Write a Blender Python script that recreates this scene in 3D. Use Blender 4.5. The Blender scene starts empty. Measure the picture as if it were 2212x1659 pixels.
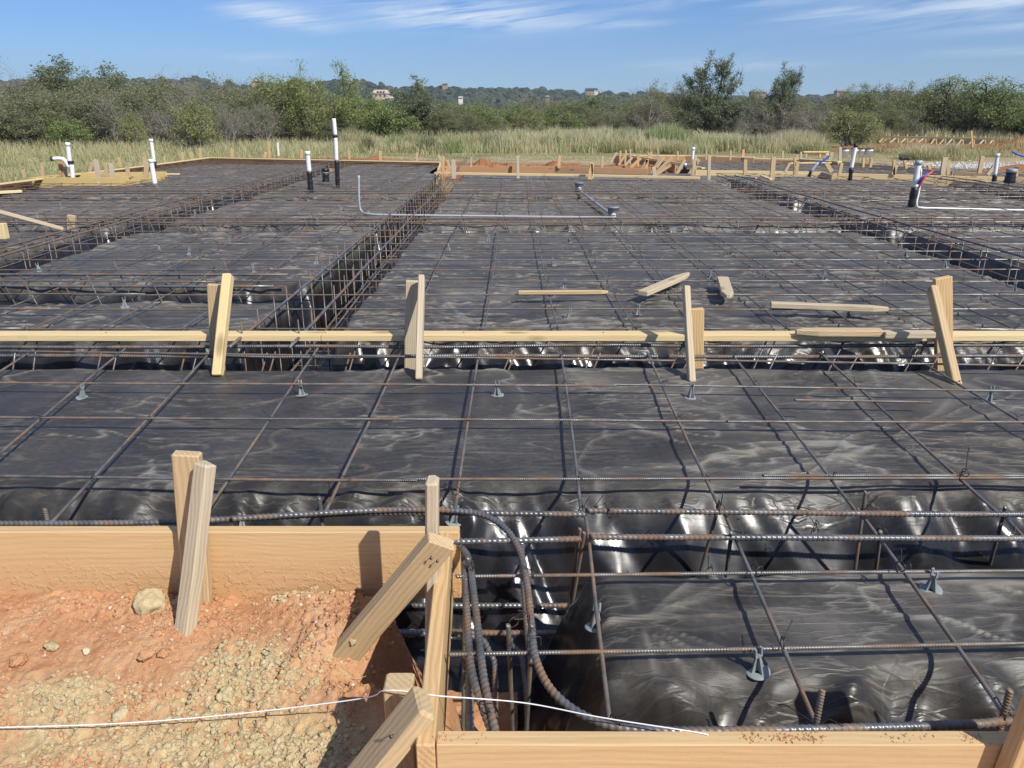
import bpy, bmesh, math, random
import numpy as np
from mathutils import Vector, Matrix, Quaternion
random.seed(7)
RNG = np.random.default_rng(7)
S = bpy.context.scene
COL = S.collection
# ------------------------------------------------------------------ camera, sky, sun, exposure
CAMZ = 1.18
PITCH = math.radians(19.4)
cd = bpy.data.cameras.new('camera'); cam = bpy.data.objects.new('camera', cd); COL.objects.link(cam)
cam.location = (0, 0, CAMZ); cam.rotation_euler = (math.radians(90)-PITCH, 0, 0)
cd.sensor_width = 36; cd.lens = 27.06; cd.clip_start = .05; cd.clip_end = 6000
S.camera = cam
SUN_EL, SUN_AZ = 43.0, 42.0          # shadows run forward and to the left
w = bpy.data.worlds.new('World'); S.world = w; w.use_nodes = True
nt = w.node_tree; nt.nodes.clear()
def wn(t, **k):
    n = nt.nodes.new(t)
    for a, b in k.items(): setattr(n, a, b)
    return n
out = wn('ShaderNodeOutputWorld'); bg = wn('ShaderNodeBackground'); bg.inputs[1].default_value = .080
sky = wn('ShaderNodeTexSky', sky_type='NISHITA', sun_disc=False)
sky.sun_elevation = math.radians(SUN_EL)
sky.sun_rotation = math.radians(180-SUN_AZ)
sky.altitude = 300; sky.air_density = 1.0; sky.dust_density = .15; sky.ozone_density = 4.5
tint = wn('ShaderNodeMix', data_type='RGBA', blend_type='MULTIPLY'); tint.inputs[0].default_value = 1
tint.inputs[7].default_value = (.66, .90, 1.30, 1)
nt.links.new(sky.outputs[0], tint.inputs[6])
# thin wind-drawn cirrus, laid out by azimuth and elevation
tc = wn('ShaderNodeTexCoord'); sx = wn('ShaderNodeSeparateXYZ'); nt.links.new(tc.outputs['Generated'], sx.inputs[0])
def wm(op, a, b=None, c=None):
    n = wn('ShaderNodeMath', operation=op)
    for i, v in enumerate((a, b, c)):
        if v is None: continue
        if isinstance(v, (int, float)): n.inputs[i].default_value = v
        else: nt.links.new(v, n.inputs[i])
    return n.outputs[0]
az = wm('ARCTAN2', sx.outputs[0], sx.outputs[1]); el = wm('ARCSINE', sx.outputs[2])
def gauss(a0, e0, wa, we, sl=0.0):
    da = wm('SUBTRACT', az, a0); de = wm('SUBTRACT', wm('SUBTRACT', el, e0), wm('MULTIPLY', da, sl))
    q = wm('ADD', wm('POWER', wm('ABSOLUTE', wm('DIVIDE', da, wa)), 2), wm('POWER', wm('ABSOLUTE', wm('DIVIDE', de, we)), 2))
    return wm('EXPONENT', wm('MULTIPLY', q, -1))
spots = [(-.06,.108,.12,.016,-.03,.95),(-.27,.104,.055,.011,-.12,.95),(.56,.112,.16,.010,.10,.85),(.60,.088,.16,.008,.03,.5),
         (.12,.098,.06,.004,0,.5),(.36,.104,.07,.005,.06,.5),(.25,.052,.10,.007,0,.35),(-.29,.06,.06,.006,0,.3),(.56,.060,.1,.004,0,.35),(.30,.122,.2,.01,0.02,.45)]
m = None
for a0, e0, wa, we, sl, k in spots:
    g = wm('MULTIPLY', gauss(a0, e0, wa, we, sl), k); m = g if m is None else wm('ADD', m, g)
high = wn('ShaderNodeMapRange'); nt.links.new(el, high.inputs[0]); high.inputs[1].default_value = .12; high.inputs[2].default_value = .3; high.inputs[4].default_value = .35
m = wm('ADD', m, high.outputs[0])
cv = wn('ShaderNodeCombineXYZ'); nt.links.new(wm('MULTIPLY', az, 7), cv.inputs[0])
nt.links.new(wm('ADD', wm('MULTIPLY', el, 85), wm('MULTIPLY', az, -9)), cv.inputs[1])
n1 = wn('ShaderNodeTexNoise'); n1.inputs['Scale'].default_value = 1.0; n1.inputs['Detail'].default_value = 9; n1.inputs['Roughness'].default_value = .62; n1.inputs['Distortion'].default_value = .8
nt.links.new(cv.outputs[0], n1.inputs['Vector'])
cr = wn('ShaderNodeMapRange'); nt.links.new(n1.outputs['Fac'], cr.inputs[0]); cr.inputs[1].default_value = .37; cr.inputs[2].default_value = .60
cl = wm('MULTIPLY', wm('MINIMUM', m, 1.0), cr.outputs[0])
low = wm('MULTIPLY', wm('EXPONENT', wm('MULTIPLY', wm('ABSOLUTE', el), -22)), .62)
mixh = wn('ShaderNodeMix', data_type='RGBA'); nt.links.new(low, mixh.inputs[0]); nt.links.new(tint.outputs[2], mixh.inputs[6]); mixh.inputs[7].default_value = (4.6, 7.2, 10.2, 1)
mixc = wn('ShaderNodeMix', data_type='RGBA'); nt.links.new(cl, mixc.inputs[0]); nt.links.new(mixh.outputs[2], mixc.inputs[6]); mixc.inputs[7].default_value = (9.2, 10.4, 12.0, 1)
nt.links.new(mixc.outputs[2], bg.inputs[0]); nt.links.new(bg.outputs[0], out.inputs[0])
sl = bpy.data.lights.new('sun', 'SUN'); sl.energy = 4.9; sl.angle = math.radians(.53); sl.color = (1, .95, .86)
so = bpy.data.objects.new('sun', sl); COL.objects.link(so)
a, e = math.radians(SUN_AZ), math.radians(SUN_EL)
TOSUN = Vector((math.sin(a)*math.cos(e), -math.cos(a)*math.cos(e), math.sin(e)))
so.rotation_euler = TOSUN.to_track_quat('Z', 'Y').to_euler(); so.location = (6, -8, 12)
S.view_settings.view_transform = 'Standard'; S.view_settings.look = 'None'; S.view_settings.exposure = 0.1; S.view_settings.gamma = 1
S.render.engine = 'CYCLES'; S.cycles.max_bounces = 6; S.cycles.transparent_max_bounces = 6; S.cycles.use_adaptive_sampling = True
S.cycles.diffuse_bounces = 3; S.cycles.glossy_bounces = 3; S.cycles.sample_clamp_indirect = 6

# ------------------------------------------------------------------ helpers
cP, sP = math.cos(PITCH), math.sin(PITCH)
def ray(x, y):
    u = (x-1106)/1662.5; v = (y-829.5)/1662.5
    return Vector((u, cP - v*sP, -(sP + v*cP)))
O = Vector((0, 0, CAMZ))
def at(x, y, z):
    d = ray(x, y); return O + d*((z-CAMZ)/d.z)
def aty(x, y, Y):
    d = ray(x, y); return O + d*(Y/d.y)
_T = RNG.random((8, 256, 256))
def vn(x, y, s=0):
    x = np.asarray(x, float); y = np.asarray(y, float)
    xi = np.floor(x).astype(int); yi = np.floor(y).astype(int); fx = x-xi; fy = y-yi
    fx = fx*fx*fx*(fx*(fx*6-15)+10); fy = fy*fy*fy*(fy*(fy*6-15)+10); t = _T[s % 8]; o = (s//8)*37
    a = t[(xi+o) & 255, yi & 255]; b = t[(xi+1+o) & 255, yi & 255]; c = t[(xi+o) & 255, (yi+1) & 255]; d = t[(xi+1+o) & 255, (yi+1) & 255]
    return (a*(1-fx)+b*fx)*(1-fy) + (c*(1-fx)+d*fx)*fy
def fbm(x, y, s=0, o=4, g=.5):
    r = 0; am = 1; tot = 0
    for i in range(o):
        r = r + am*vn(x*2**i + i*17.3, y*2**i - i*9.1, s+i); tot += am; am *= g
    return r/tot
def ridge(x, y, s=0, p=2.0): return np.power(1-np.abs(2*vn(x, y, s)-1), p)
def lines(x, y, s=0, w=14.0, o=3, p=1.5): return np.clip(1-np.abs(fbm(x, y, s, o)-.5)*w, 0, 1)**p
def vor(x, y, s=0):
    """distance to the nearest of a jittered lattice of points: a net of sharp creases"""
    xi = np.floor(x).astype(int); yi = np.floor(y).astype(int); best = np.full(x.shape, 9.0)
    for i in (-1, 0, 1):
        for j in (-1, 0, 1):
            px = xi+i+_T[s % 8][(xi+i) & 255, (yi+j) & 255]; py = yi+j+_T[(s+1) % 8][(xi+i) & 255, (yi+j) & 255]
            best = np.minimum(best, np.hypot(px-x, py-y))
    return best
def tri(t): return np.abs((t % 1.0)-.5)*2
def sst(t): t = np.clip(t, 0, 1); return t*t*(3-2*t)

def mesh_np(name, V, F, mat=None, smooth=True, attrs=None, mats=None, midx=None):
    V = np.asarray(V, np.float32); F = np.asarray(F, np.int32)
    me = bpy.data.meshes.new(name); k = F.shape[1]
    me.vertices.add(len(V)); me.vertices.foreach_set('co', V.ravel())
    me.loops.add(F.size); me.loops.foreach_set('vertex_index', F.ravel())
    me.polygons.add(len(F)); me.polygons.foreach_set('loop_start', np.arange(0, F.size, k, dtype=np.int32))
    me.polygons.foreach_set('loop_total', np.full(len(F), k, np.int32))
    me.polygons.foreach_set('use_smooth', np.full(len(F), smooth, bool))
    for m_ in (mats or ([mat] if mat else [])): me.materials.append(m_)
    if midx is not None: me.polygons.foreach_set('material_index', np.asarray(midx, np.int32))
    me.update(calc_edges=True)
    for n_, v_ in (attrs or {}).items():
        at_ = me.attributes.new(n_, 'FLOAT', 'POINT'); at_.data.foreach_set('value', np.asarray(v_, np.float32))
    return me
def link(name, me, parent=None, mat=None):
    o = bpy.data.objects.new(name, me); COL.objects.link(o)
    if mat and me is not None and not me.materials: me.materials.append(mat)
    if parent is not None: o.parent = parent
    return o
def tag(o, label=None, cat=None, group=None, kind=None):
    if label: o['label'] = label
    if cat: o['category'] = cat
    if group: o['group'] = group
    if kind: o['kind'] = kind
    return o
_used = {}
def auto_label(base, x, y, marks, seed=0):
    """label that places a thing beside its nearest landmark (x, y in the picture's own sense of left, right, before, behind)"""
    for mx, my, nm in sorted(marks, key=lambda m: abs(m[0]-x)+2.5*abs(m[1]-y)):
        dx, dy = x-mx, y-my
        rel = ('right of' if dx > 0 else 'left of') if abs(dx) > 2.0*abs(dy) else ('in front of' if dy > 0 else 'behind')
        for pre in ('just ', 'well ') if abs(dx)+2.5*abs(dy) < 60 else ('well ', 'far '):
            l = f'{base} {pre}{rel} {nm}'
            if l not in _used and len(l.split()) <= 16: _used[l] = 1; return l
    return base+' among others of its kind'
def thing(name, label, cat, loc=(0,0,0), group=None):
    o = bpy.data.objects.new(name, None); COL.objects.link(o); o.location = loc; o.empty_display_size = .1
    bpy.context.view_layer.update
    return tag(o, label, cat, group)
def place(o, M, parent=None):
    """put o at world matrix M under a parent that is only translated"""
    if parent is not None: o.parent = parent; M = Matrix.Translation(-Vector(parent.location)) @ M
    o.matrix_local = M if parent is None else M
    return o
def grid(xs, ys, Z, keep=None):
    nx, ny = len(xs), len(ys); X, Y = np.meshgrid(xs, ys)
    V = np.stack([X.ravel(), Y.ravel(), Z.ravel()], 1)
    i = (np.arange(ny-1)[:, None]*nx + np.arange(nx-1)[None, :]).ravel()
    F = np.stack([i, i+1, i+1+nx, i+nx], 1)
    if keep is not None: F = F[keep.ravel()]
    return V, F
def compact(V, F, attrs):
    u, inv = np.unique(F, return_inverse=True)
    return V[u], inv.reshape(F.shape), {k: np.asarray(v)[u] for k, v in attrs.items()}
def frames(P):
    P = np.asarray(P, float); T = np.gradient(P, axis=0); T /= np.linalg.norm(T, axis=1)[:, None]+1e-12
    n = np.cross(T[0], (0, 0, 1));
    if np.linalg.norm(n) < 1e-3: n = np.cross(T[0], (1, 0, 0))
    n /= np.linalg.norm(n); N = np.zeros_like(P); N[0] = n
    for i in range(1, len(P)):
        n = n - T[i]*np.dot(n, T[i]); n /= np.linalg.norm(n)+1e-12; N[i] = n
    return T, N, np.cross(T, N)
def tubeVF(P, r, k=6, cap=True, rr=None, shear=0.0):
    P = np.asarray(P, float); n = len(P); T, N, B = frames(P)
    r = np.broadcast_to(np.asarray(r, float), (n,)); a = np.arange(k)*2*math.pi/k; ca, sa = np.cos(a), np.sin(a)
    V = P[:, None, :] + r[:, None, None]*(N[:, None, :]*ca[None, :, None] + B[:, None, :]*sa[None, :, None])
    if shear: V = V + T[:, None, :]*(shear*np.cos(a))[None, :, None]
    V = V.reshape(-1, 3)
    i = (np.arange(n-1)[:, None]*k); j = np.arange(k)[None, :]; j2 = (j+1) % k
    F = np.stack([(i+j), (i+j2), (i+k+j2), (i+k+j)], -1).reshape(-1, 4)
    if cap:
        V = np.vstack([V, P[:1], P[-1:]]); c0, c1 = n*k, n*k+1; jj = np.arange(k); j3 = (jj+1) % k
        F = np.vstack([F, np.stack([np.full(k, c0), j3, jj, np.full(k, c0)], 1)[:, [0, 1, 2, 2]], np.stack([np.full(k, c1), (n-1)*k+jj, (n-1)*k+j3, (n-1)*k+j3], 1)])
    return V, F
def fixF(F):
    """split off degenerate quads as triangles: return tri array"""
    t1 = F[:, [0, 1, 2]]; t2 = F[:, [0, 2, 3]]; ok = F[:, 2] != F[:, 3]
    return np.vstack([t1, t2[ok]])
class VF:
    def __init__(s): s.V = []; s.F = []; s.n = 0
    def add(s, V, F, tri=None):
        F = np.asarray(F); F = fixF(F) if F.shape[1] == 4 else F
        s.V.append(np.asarray(V, float)); s.F.append(F+s.n); s.n += len(V)
    def mesh(s, name, mat, smooth=True): return mesh_np(name, np.vstack(s.V), np.vstack(s.F), mat, smooth)
def lathe(prof, k=24):
    th = np.arange(k)*2*math.pi/k; V = [(r*math.cos(t), r*math.sin(t), z) for r, z in prof for t in th]
    F = [(i*k+j, i*k+(j+1) % k, (i+1)*k+(j+1) % k, (i+1)*k+j) for i in range(len(prof)-1) for j in range(k)]; return V, F
def smooth_path(pts, step=.02, it=0):
    """Catmull-Rom through pts resampled by step"""
    P = [Vector(p) for p in pts]; P = [P[0]*2-P[1]] + P + [P[-1]*2-P[-2]]; R = []
    for i in range(1, len(P)-2):
        L = (P[i+1]-P[i]).length; n = max(2, int(L/step))
        for j in range(n):
            t = j/n; a, b, c, d = P[i-1], P[i], P[i+1], P[i+2]
            R.append(.5*((2*b) + (c-a)*t + (2*a-5*b+4*c-d)*t*t + (3*b-a-3*c+d)*t**3))
    R.append(P[-2]); return np.array([tuple(q) for q in R])
def resample(P, step):
    P = np.asarray(P, float); d = np.concatenate([[0], np.cumsum(np.linalg.norm(np.diff(P, axis=0), axis=1))])
    n = max(2, int(d[-1]/step)+1); s = np.linspace(0, d[-1], n)
    return np.stack([np.interp(s, d, P[:, i]) for i in range(3)], 1)
def ribbed(P, r, pitch, k=8):
    """reinforcing bar with raised slanting ribs along path P"""
    P = resample(P, pitch/4); n = len(P); ph = np.arange(n) % 4
    rad = np.where(ph == 1, r*1.17, np.where(ph == 2, r*1.13, r*.96))
    return tubeVF(P, rad, k, shear=r*.55)
def wob(p0, p1, amp=.004, n=None, seed=0, sag=0):
    p0 = np.array(p0, float); p1 = np.array(p1, float); L = np.linalg.norm(p1-p0); n = n or max(4, int(L/.25)); t = np.linspace(0, 1, n+1)
    P = p0[None]*(1-t[:, None]) + p1[None]*t[:, None]; q = t*L
    P[:, 2] += amp*.7*(vn(q*1.1+seed*3.7, q*0+seed*1.3, 1)-.5)*2 + amp*.4*(vn(q*3+seed, q*0+seed*5.3, 2)-.5)
    d = (p1-p0)/L; s = np.array([-d[1], d[0], 0]); P += s[None]*(amp*2.2*(vn(q*.6+seed*1.9, q*0+seed*2.7, 3)-.5)*2)[:, None]
    return P

# ------------------------------------------------------------------ materials
class M:
    def __init__(s, name, rough=.6, base=(.5,.5,.5), spec=.5, metal=0):
        s.m = bpy.data.materials.new(name); s.m.use_nodes = True; s.t = s.m.node_tree
        s.b = s.t.nodes['Principled BSDF']; s.b.inputs['Base Color'].default_value = (*base, 1); s.b.inputs['Roughness'].default_value = rough
        s.b.inputs['Specular IOR Level'].default_value = spec; s.b.inputs['Metallic'].default_value = metal
    def n(s, t, **k):
        x = s.t.nodes.new(t)
        for a, b in k.items(): setattr(x, a, b)
        return x
    def put(s, inp, v):
        if isinstance(v, (int, float)): inp.default_value = v
        elif isinstance(v, tuple): inp.default_value = v if len(v) == 4 or inp.type == 'VECTOR' else (*v, 1)
        else: s.t.links.new(v, inp)
    def coord(s, kind='Object', scale=(1,1,1), rnd=False):
        c = s.n('ShaderNodeTexCoord').outputs[kind]
        if kind == 'Object' and rnd is False and False: pass
        mp = s.n('ShaderNodeMapping'); mp.inputs['Scale'].default_value = scale; s.put(mp.inputs['Vector'], c)
        if rnd:
            oi = s.n('ShaderNodeObjectInfo'); ml = s.n('ShaderNodeVectorMath', operation='SCALE'); cb = s.n('ShaderNodeCombineXYZ')
            for i in range(3): s.put(cb.inputs[i], oi.outputs['Random'])
            s.put(ml.inputs[0], cb.outputs[0]); ml.inputs['Scale'].default_value = 37.0; s.put(mp.inputs['Location'], ml.outputs[0])
        return mp.outputs[0]
    def world(s, scale=(1,1,1)):
        g = s.n('ShaderNodeNewGeometry').outputs['Position']; mp = s.n('ShaderNodeMapping'); mp.inputs['Scale'].default_value = scale; s.put(mp.inputs['Vector'], g); return mp.outputs[0]
    def noise(s, v, scale, detail=4, rough=.55, dist=0, col=False):
        x = s.n('ShaderNodeTexNoise'); s.put(x.inputs['Vector'], v); x.inputs['Scale'].default_value = scale; x.inputs['Detail'].default_value = detail
        x.inputs['Roughness'].default_value = rough; x.inputs['Distortion'].default_value = dist; return x.outputs['Color' if col else 'Fac']
    def ramp(s, f, stops):
        x = s.n('ShaderNodeValToRGB'); s.put(x.inputs[0], f); e_ = x.color_ramp.elements
        while len(e_) < len(stops): e_.new(.5)
        for el_, (p, c) in zip(e_, stops): el_.position = p; el_.color = (*c, 1) if len(c) == 3 else c
        return x.outputs[0]
    def rng(s, f, a, b, c=0, d=1):
        x = s.n('ShaderNodeMapRange'); s.put(x.inputs[0], f)
        for i, v in enumerate((a, b, c, d)): x.inputs[i+1].default_value = v
        return x.outputs[0]
    def mix(s, f, a, b, mode='MIX'):
        x = s.n('ShaderNodeMix', data_type='RGBA', blend_type=mode); s.put(x.inputs[0], f); s.put(x.inputs[6], a); s.put(x.inputs[7], b); return x.outputs[2]
    def math(s, op, a, b=0):
        x = s.n('ShaderNodeMath', operation=op); s.put(x.inputs[0], a); s.put(x.inputs[1], b); return x.outputs[0]
    def attr(s, name): return s.n('ShaderNodeAttribute', attribute_name=name).outputs['Fac']
    def bump(s, h, strength=.3, dist=.01, nrm=None):
        x = s.n('ShaderNodeBump'); s.put(x.inputs['Height'], h); x.inputs['Strength'].default_value = strength; x.inputs['Distance'].default_value = dist
        if nrm is not None: s.put(x.inputs['Normal'], nrm)
        return x.outputs[0]
    def base(s, v): s.put(s.b.inputs['Base Color'], v); return s
    def rough(s, v): s.put(s.b.inputs['Roughness'], v); return s
    def norm(s, v): s.put(s.b.inputs['Normal'], v); return s

def wood(name, light, dark, weather=0.0, ring=26, ringk=.26, mud=None, mudz=(-.05,-.2), knots=True):
    k = M(name, rough=.72, spec=.25); v = k.coord('Object', (1,1,1), rnd=True)
    mp = k.n('ShaderNodeMapping'); mp.inputs['Scale'].default_value = (.55, 1, 1); k.put(mp.inputs['Vector'], v)
    dn = k.noise(mp.outputs[0], 2.6, 3, .5, 0, True)
    off = k.n('ShaderNodeVectorMath', operation='MULTIPLY_ADD'); k.put(off.inputs[0], dn); off.inputs[1].default_value = (.0,.085,.085); k.put(off.inputs[2], v)
    wv = k.n('ShaderNodeTexWave', wave_type='RINGS', rings_direction='X', wave_profile='SIN'); k.put(wv.inputs['Vector'], off.outputs[0])
    wv.inputs['Scale'].default_value = ring; wv.inputs['Distortion'].default_value = 2.2; wv.inputs['Detail'].default_value = 3; wv.inputs['Detail Scale'].default_value = .6
    f = k.noise(k.coord('Object', (3, 120, 120), rnd=True), 1, 5, .6)
    g = k.math('ADD', k.math('MULTIPLY', wv.outputs['Fac'], ringk), k.math('MULTIPLY', f, 1.0-ringk))
    c = k.ramp(g, [(.22, dark), (.58, light), (1, tuple(min(1, q*1.12) for q in light))])
    big = k.noise(v, 1.7, 3, .5); c = k.mix(k.rng(big, .35, .75, 0, .35), c, tuple(q*.74 for q in light))
    oi = k.n('ShaderNodeObjectInfo').outputs['Random']; c = k.mix(k.rng(oi, 0, 1, 0, .42), c, (light[0]*.8, light[1]*.68, light[2]*.55))
    if knots:
        vo = k.n('ShaderNodeTexVoronoi', feature='F1'); k.put(vo.inputs['Vector'], k.coord('Object', (2.2, 7, 7), rnd=True)); vo.inputs['Scale'].default_value = 1.0
        kn = k.rng(vo.outputs['Distance'], .09, .19, 1, 0); c = k.mix(k.math('MULTIPLY', kn, .75), c, tuple(q*.42 for q in dark))
    if weather:
        wn_ = k.noise(k.coord('Object', (1.5, 30, 30), rnd=True), 1.2, 4, .6); c = k.mix(k.rng(wn_, .3, .75, .2*weather, weather), c, (.40,.36,.285))
    if mud:
        sz = k.n('ShaderNodeSeparateXYZ'); k.put(sz.inputs[0], k.n('ShaderNodeTexCoord').outputs['Object'])
        hz = k.math('ADD', sz.outputs[2], k.math('MULTIPLY', k.math('SUBTRACT', k.noise(v, 7, 4), .5), .1))
        c = k.mix(k.rng(hz, mudz[0], mudz[1], .12, .8), c, mud)
        sp = k.rng(k.noise(v, 95, 2, .5), .60, .68); c = k.mix(k.math('MULTIPLY', sp, k.rng(hz, .02, -.16, .05, .6)), c, tuple(q*.72 for q in mud))
    if mud:
        dr = k.rng(k.noise(v, 42, 3, .6), .54, .60); g = k.math('ADD', g, k.math('MULTIPLY', dr, k.rng(hz, .05, -.1, 0, 1.6)))
    k.base(c); k.norm(k.bump(k.math('ADD', g, k.math('MULTIPLY', k.noise(v, 60, 4), .4)), .5 if not weather else .55, .0022)); return k.m
W_PINE = wood('pine_fresh', (.78,.63,.36), (.64,.47,.23), ringk=.2)
W_FORM = wood('pine_form_board', (.70,.51,.27), (.54,.35,.16), weather=.12, ringk=.12, mud=(.52,.29,.14), mudz=(.07,-.12))
W_STAKE = wood('stake_pine', (.60,.455,.265), (.40,.27,.135), weather=.14)
W_GREY = wood('weathered_pine', (.64,.54,.38), (.38,.29,.18), weather=.45, ring=34)
W_TAN = wood('stake_tan', (.68,.47,.24), (.46,.27,.11), weather=.08)
W_RED = wood('muddy_board', (.56,.34,.18), (.40,.21,.10), weather=.1, mud=(.46,.25,.13), mudz=(.1,-.2))
W_SHADED = wood('shaded_dark_board', (.17,.10,.055), (.09,.05,.03))  # shade below the overhanging flat boards, put into the wood colour
W_YEL = wood('yellow_board', (.60,.46,.20), (.48,.34,.13), ringk=.2)

def steel(name, rust=.5, tint=(.19,.185,.175)):
    k = M(name, rough=.5, spec=.5); v = k.world()
    n = k.noise(v, 5.5, 5, .65); n2 = k.noise(v, 260, 2, .5)
    f = k.rng(n, .56-rust*.22, .70-rust*.22); f = k.math('MULTIPLY', f, k.rng(n2, .25, .6, .55, 1))
    rc = k.ramp(k.noise(v, 19, 3), [(.3, (.12,.075,.05)), (.62, (.22,.13,.075)), (.82, (.38,.21,.10))])
    gc = k.ramp(k.noise(v, 14, 3), [(.3, tuple(q*.7 for q in tint)), (.75, tuple(q*1.5 for q in tint))])
    k.base(k.mix(f, gc, rc)); k.rough(k.rng(f, 0, 1, .36, .8)); k.put(k.b.inputs['Metallic'], k.rng(f, 0, 1, .55, 0)); k.norm(k.bump(n2, .3, .0006)); return k.m
ST_MAT = steel('rebar_mat_steel', .5); ST_HEAVY = steel('rebar_heavy_steel', .52, (.17,.175,.18)); ST_FAR = steel('rebar_far_steel', .75, (.20,.175,.15)); ST_WIRE = M('tie_wire', .45, (.05,.045,.04), .5, .4).m
ST_STIR = steel('stirrup_steel', .5, (.13,.125,.12))
PVC = M('white_pvc', .35, (.80,.80,.78)); PVC.base(PVC.mix(PVC.rng(PVC.noise(PVC.coord('Object'), 6, 4), .4, .8, 0, .35), (.82,.82,.80), (.62,.58,.52))); PVC = PVC.m
TAPE = M('black_tape', .35, (.015,.015,.018)); TAPE.norm(TAPE.bump(TAPE.noise(TAPE.coord('Object', (1,1,3)), 30, 3), .8, .006)); TAPE = TAPE.m
GREYP = M('grey_conduit', .4, (.36,.39,.42)).m; GREYD = M('grey_tub', .45, (.22,.26,.29)).m
CHAIRM = M('grey_chair_plastic', .45, (.25,.28,.285)); CHAIRM = CHAIRM.m
BLUE = M('blue_tube', .35, (.03,.09,.5)).m; RED = M('red_tube', .35, (.5,.02,.03)).m; LIDG = M('dark_green_lid', .5, (.05,.1,.07)).m
STRING = M('white_string', .8, (.85,.85,.83)).m
NAIL = M('nail_steel', .4, (.12,.11,.1), .5, .8).m
# ------------------------------------------------------------------ plastic sheeting over pads and trenches
PADZ = -.115; MATZ = -.055
# (x0, x1, y0, y1, depth, near slope, far slope, side slope)
TR = [(-.9, .27, .8, 2.35, .50, .10, .22, .27), (-12, 18, 1.97, 2.62, .50, .10, .46, .2), (-12, 18, 3.90, 4.66, .46, .09, .46, .2),
      (-12, -1.12, 5.42, 6.15, .46, .1, .26, .18), (-1.66, -1.06, 3.95, 21.9, .50, .12, .22, .13), (-10, 18, 8.92, 9.52, .42, .12, .24, .2),
      (3.98, 4.62, 4.2, 16.4, .46, .12, .22, .15), (-4.95, -4.25, 4.2, 21.9, .48, .12, .22, .15), (-10, 18, 12.3, 12.95, .36, .14, .22, .2),
      (8.1, 8.75, 4.2, 16.4, .44, .12, .22, .15), (-.4, 18, .8, 1.60, .40, .1, .36, .1), (-9.2, -1.9, 21.3, 23, .4, .2, .3, .2), (-9.3,-8.5,13,23,.4,.2,.3,.25)]
def trench(X, Y):
    wx = X + .05*(fbm(X*1.7, Y*1.7, 3, 3)-.5)*2; wy = Y + .055*(fbm(X*1.9+9, Y*1.9, 5, 3)-.5)*2
    best = np.zeros_like(X)
    for x0, x1, y0, y1, dp, sn, sf, ss in TR:
        s = np.minimum(np.minimum((wy-y0)/sn, (y1-wy)/sf), np.minimum((wx-x0)/ss, (x1-wx)/ss))
        best = np.maximum(best, dp*sst(s))
    return best
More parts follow.
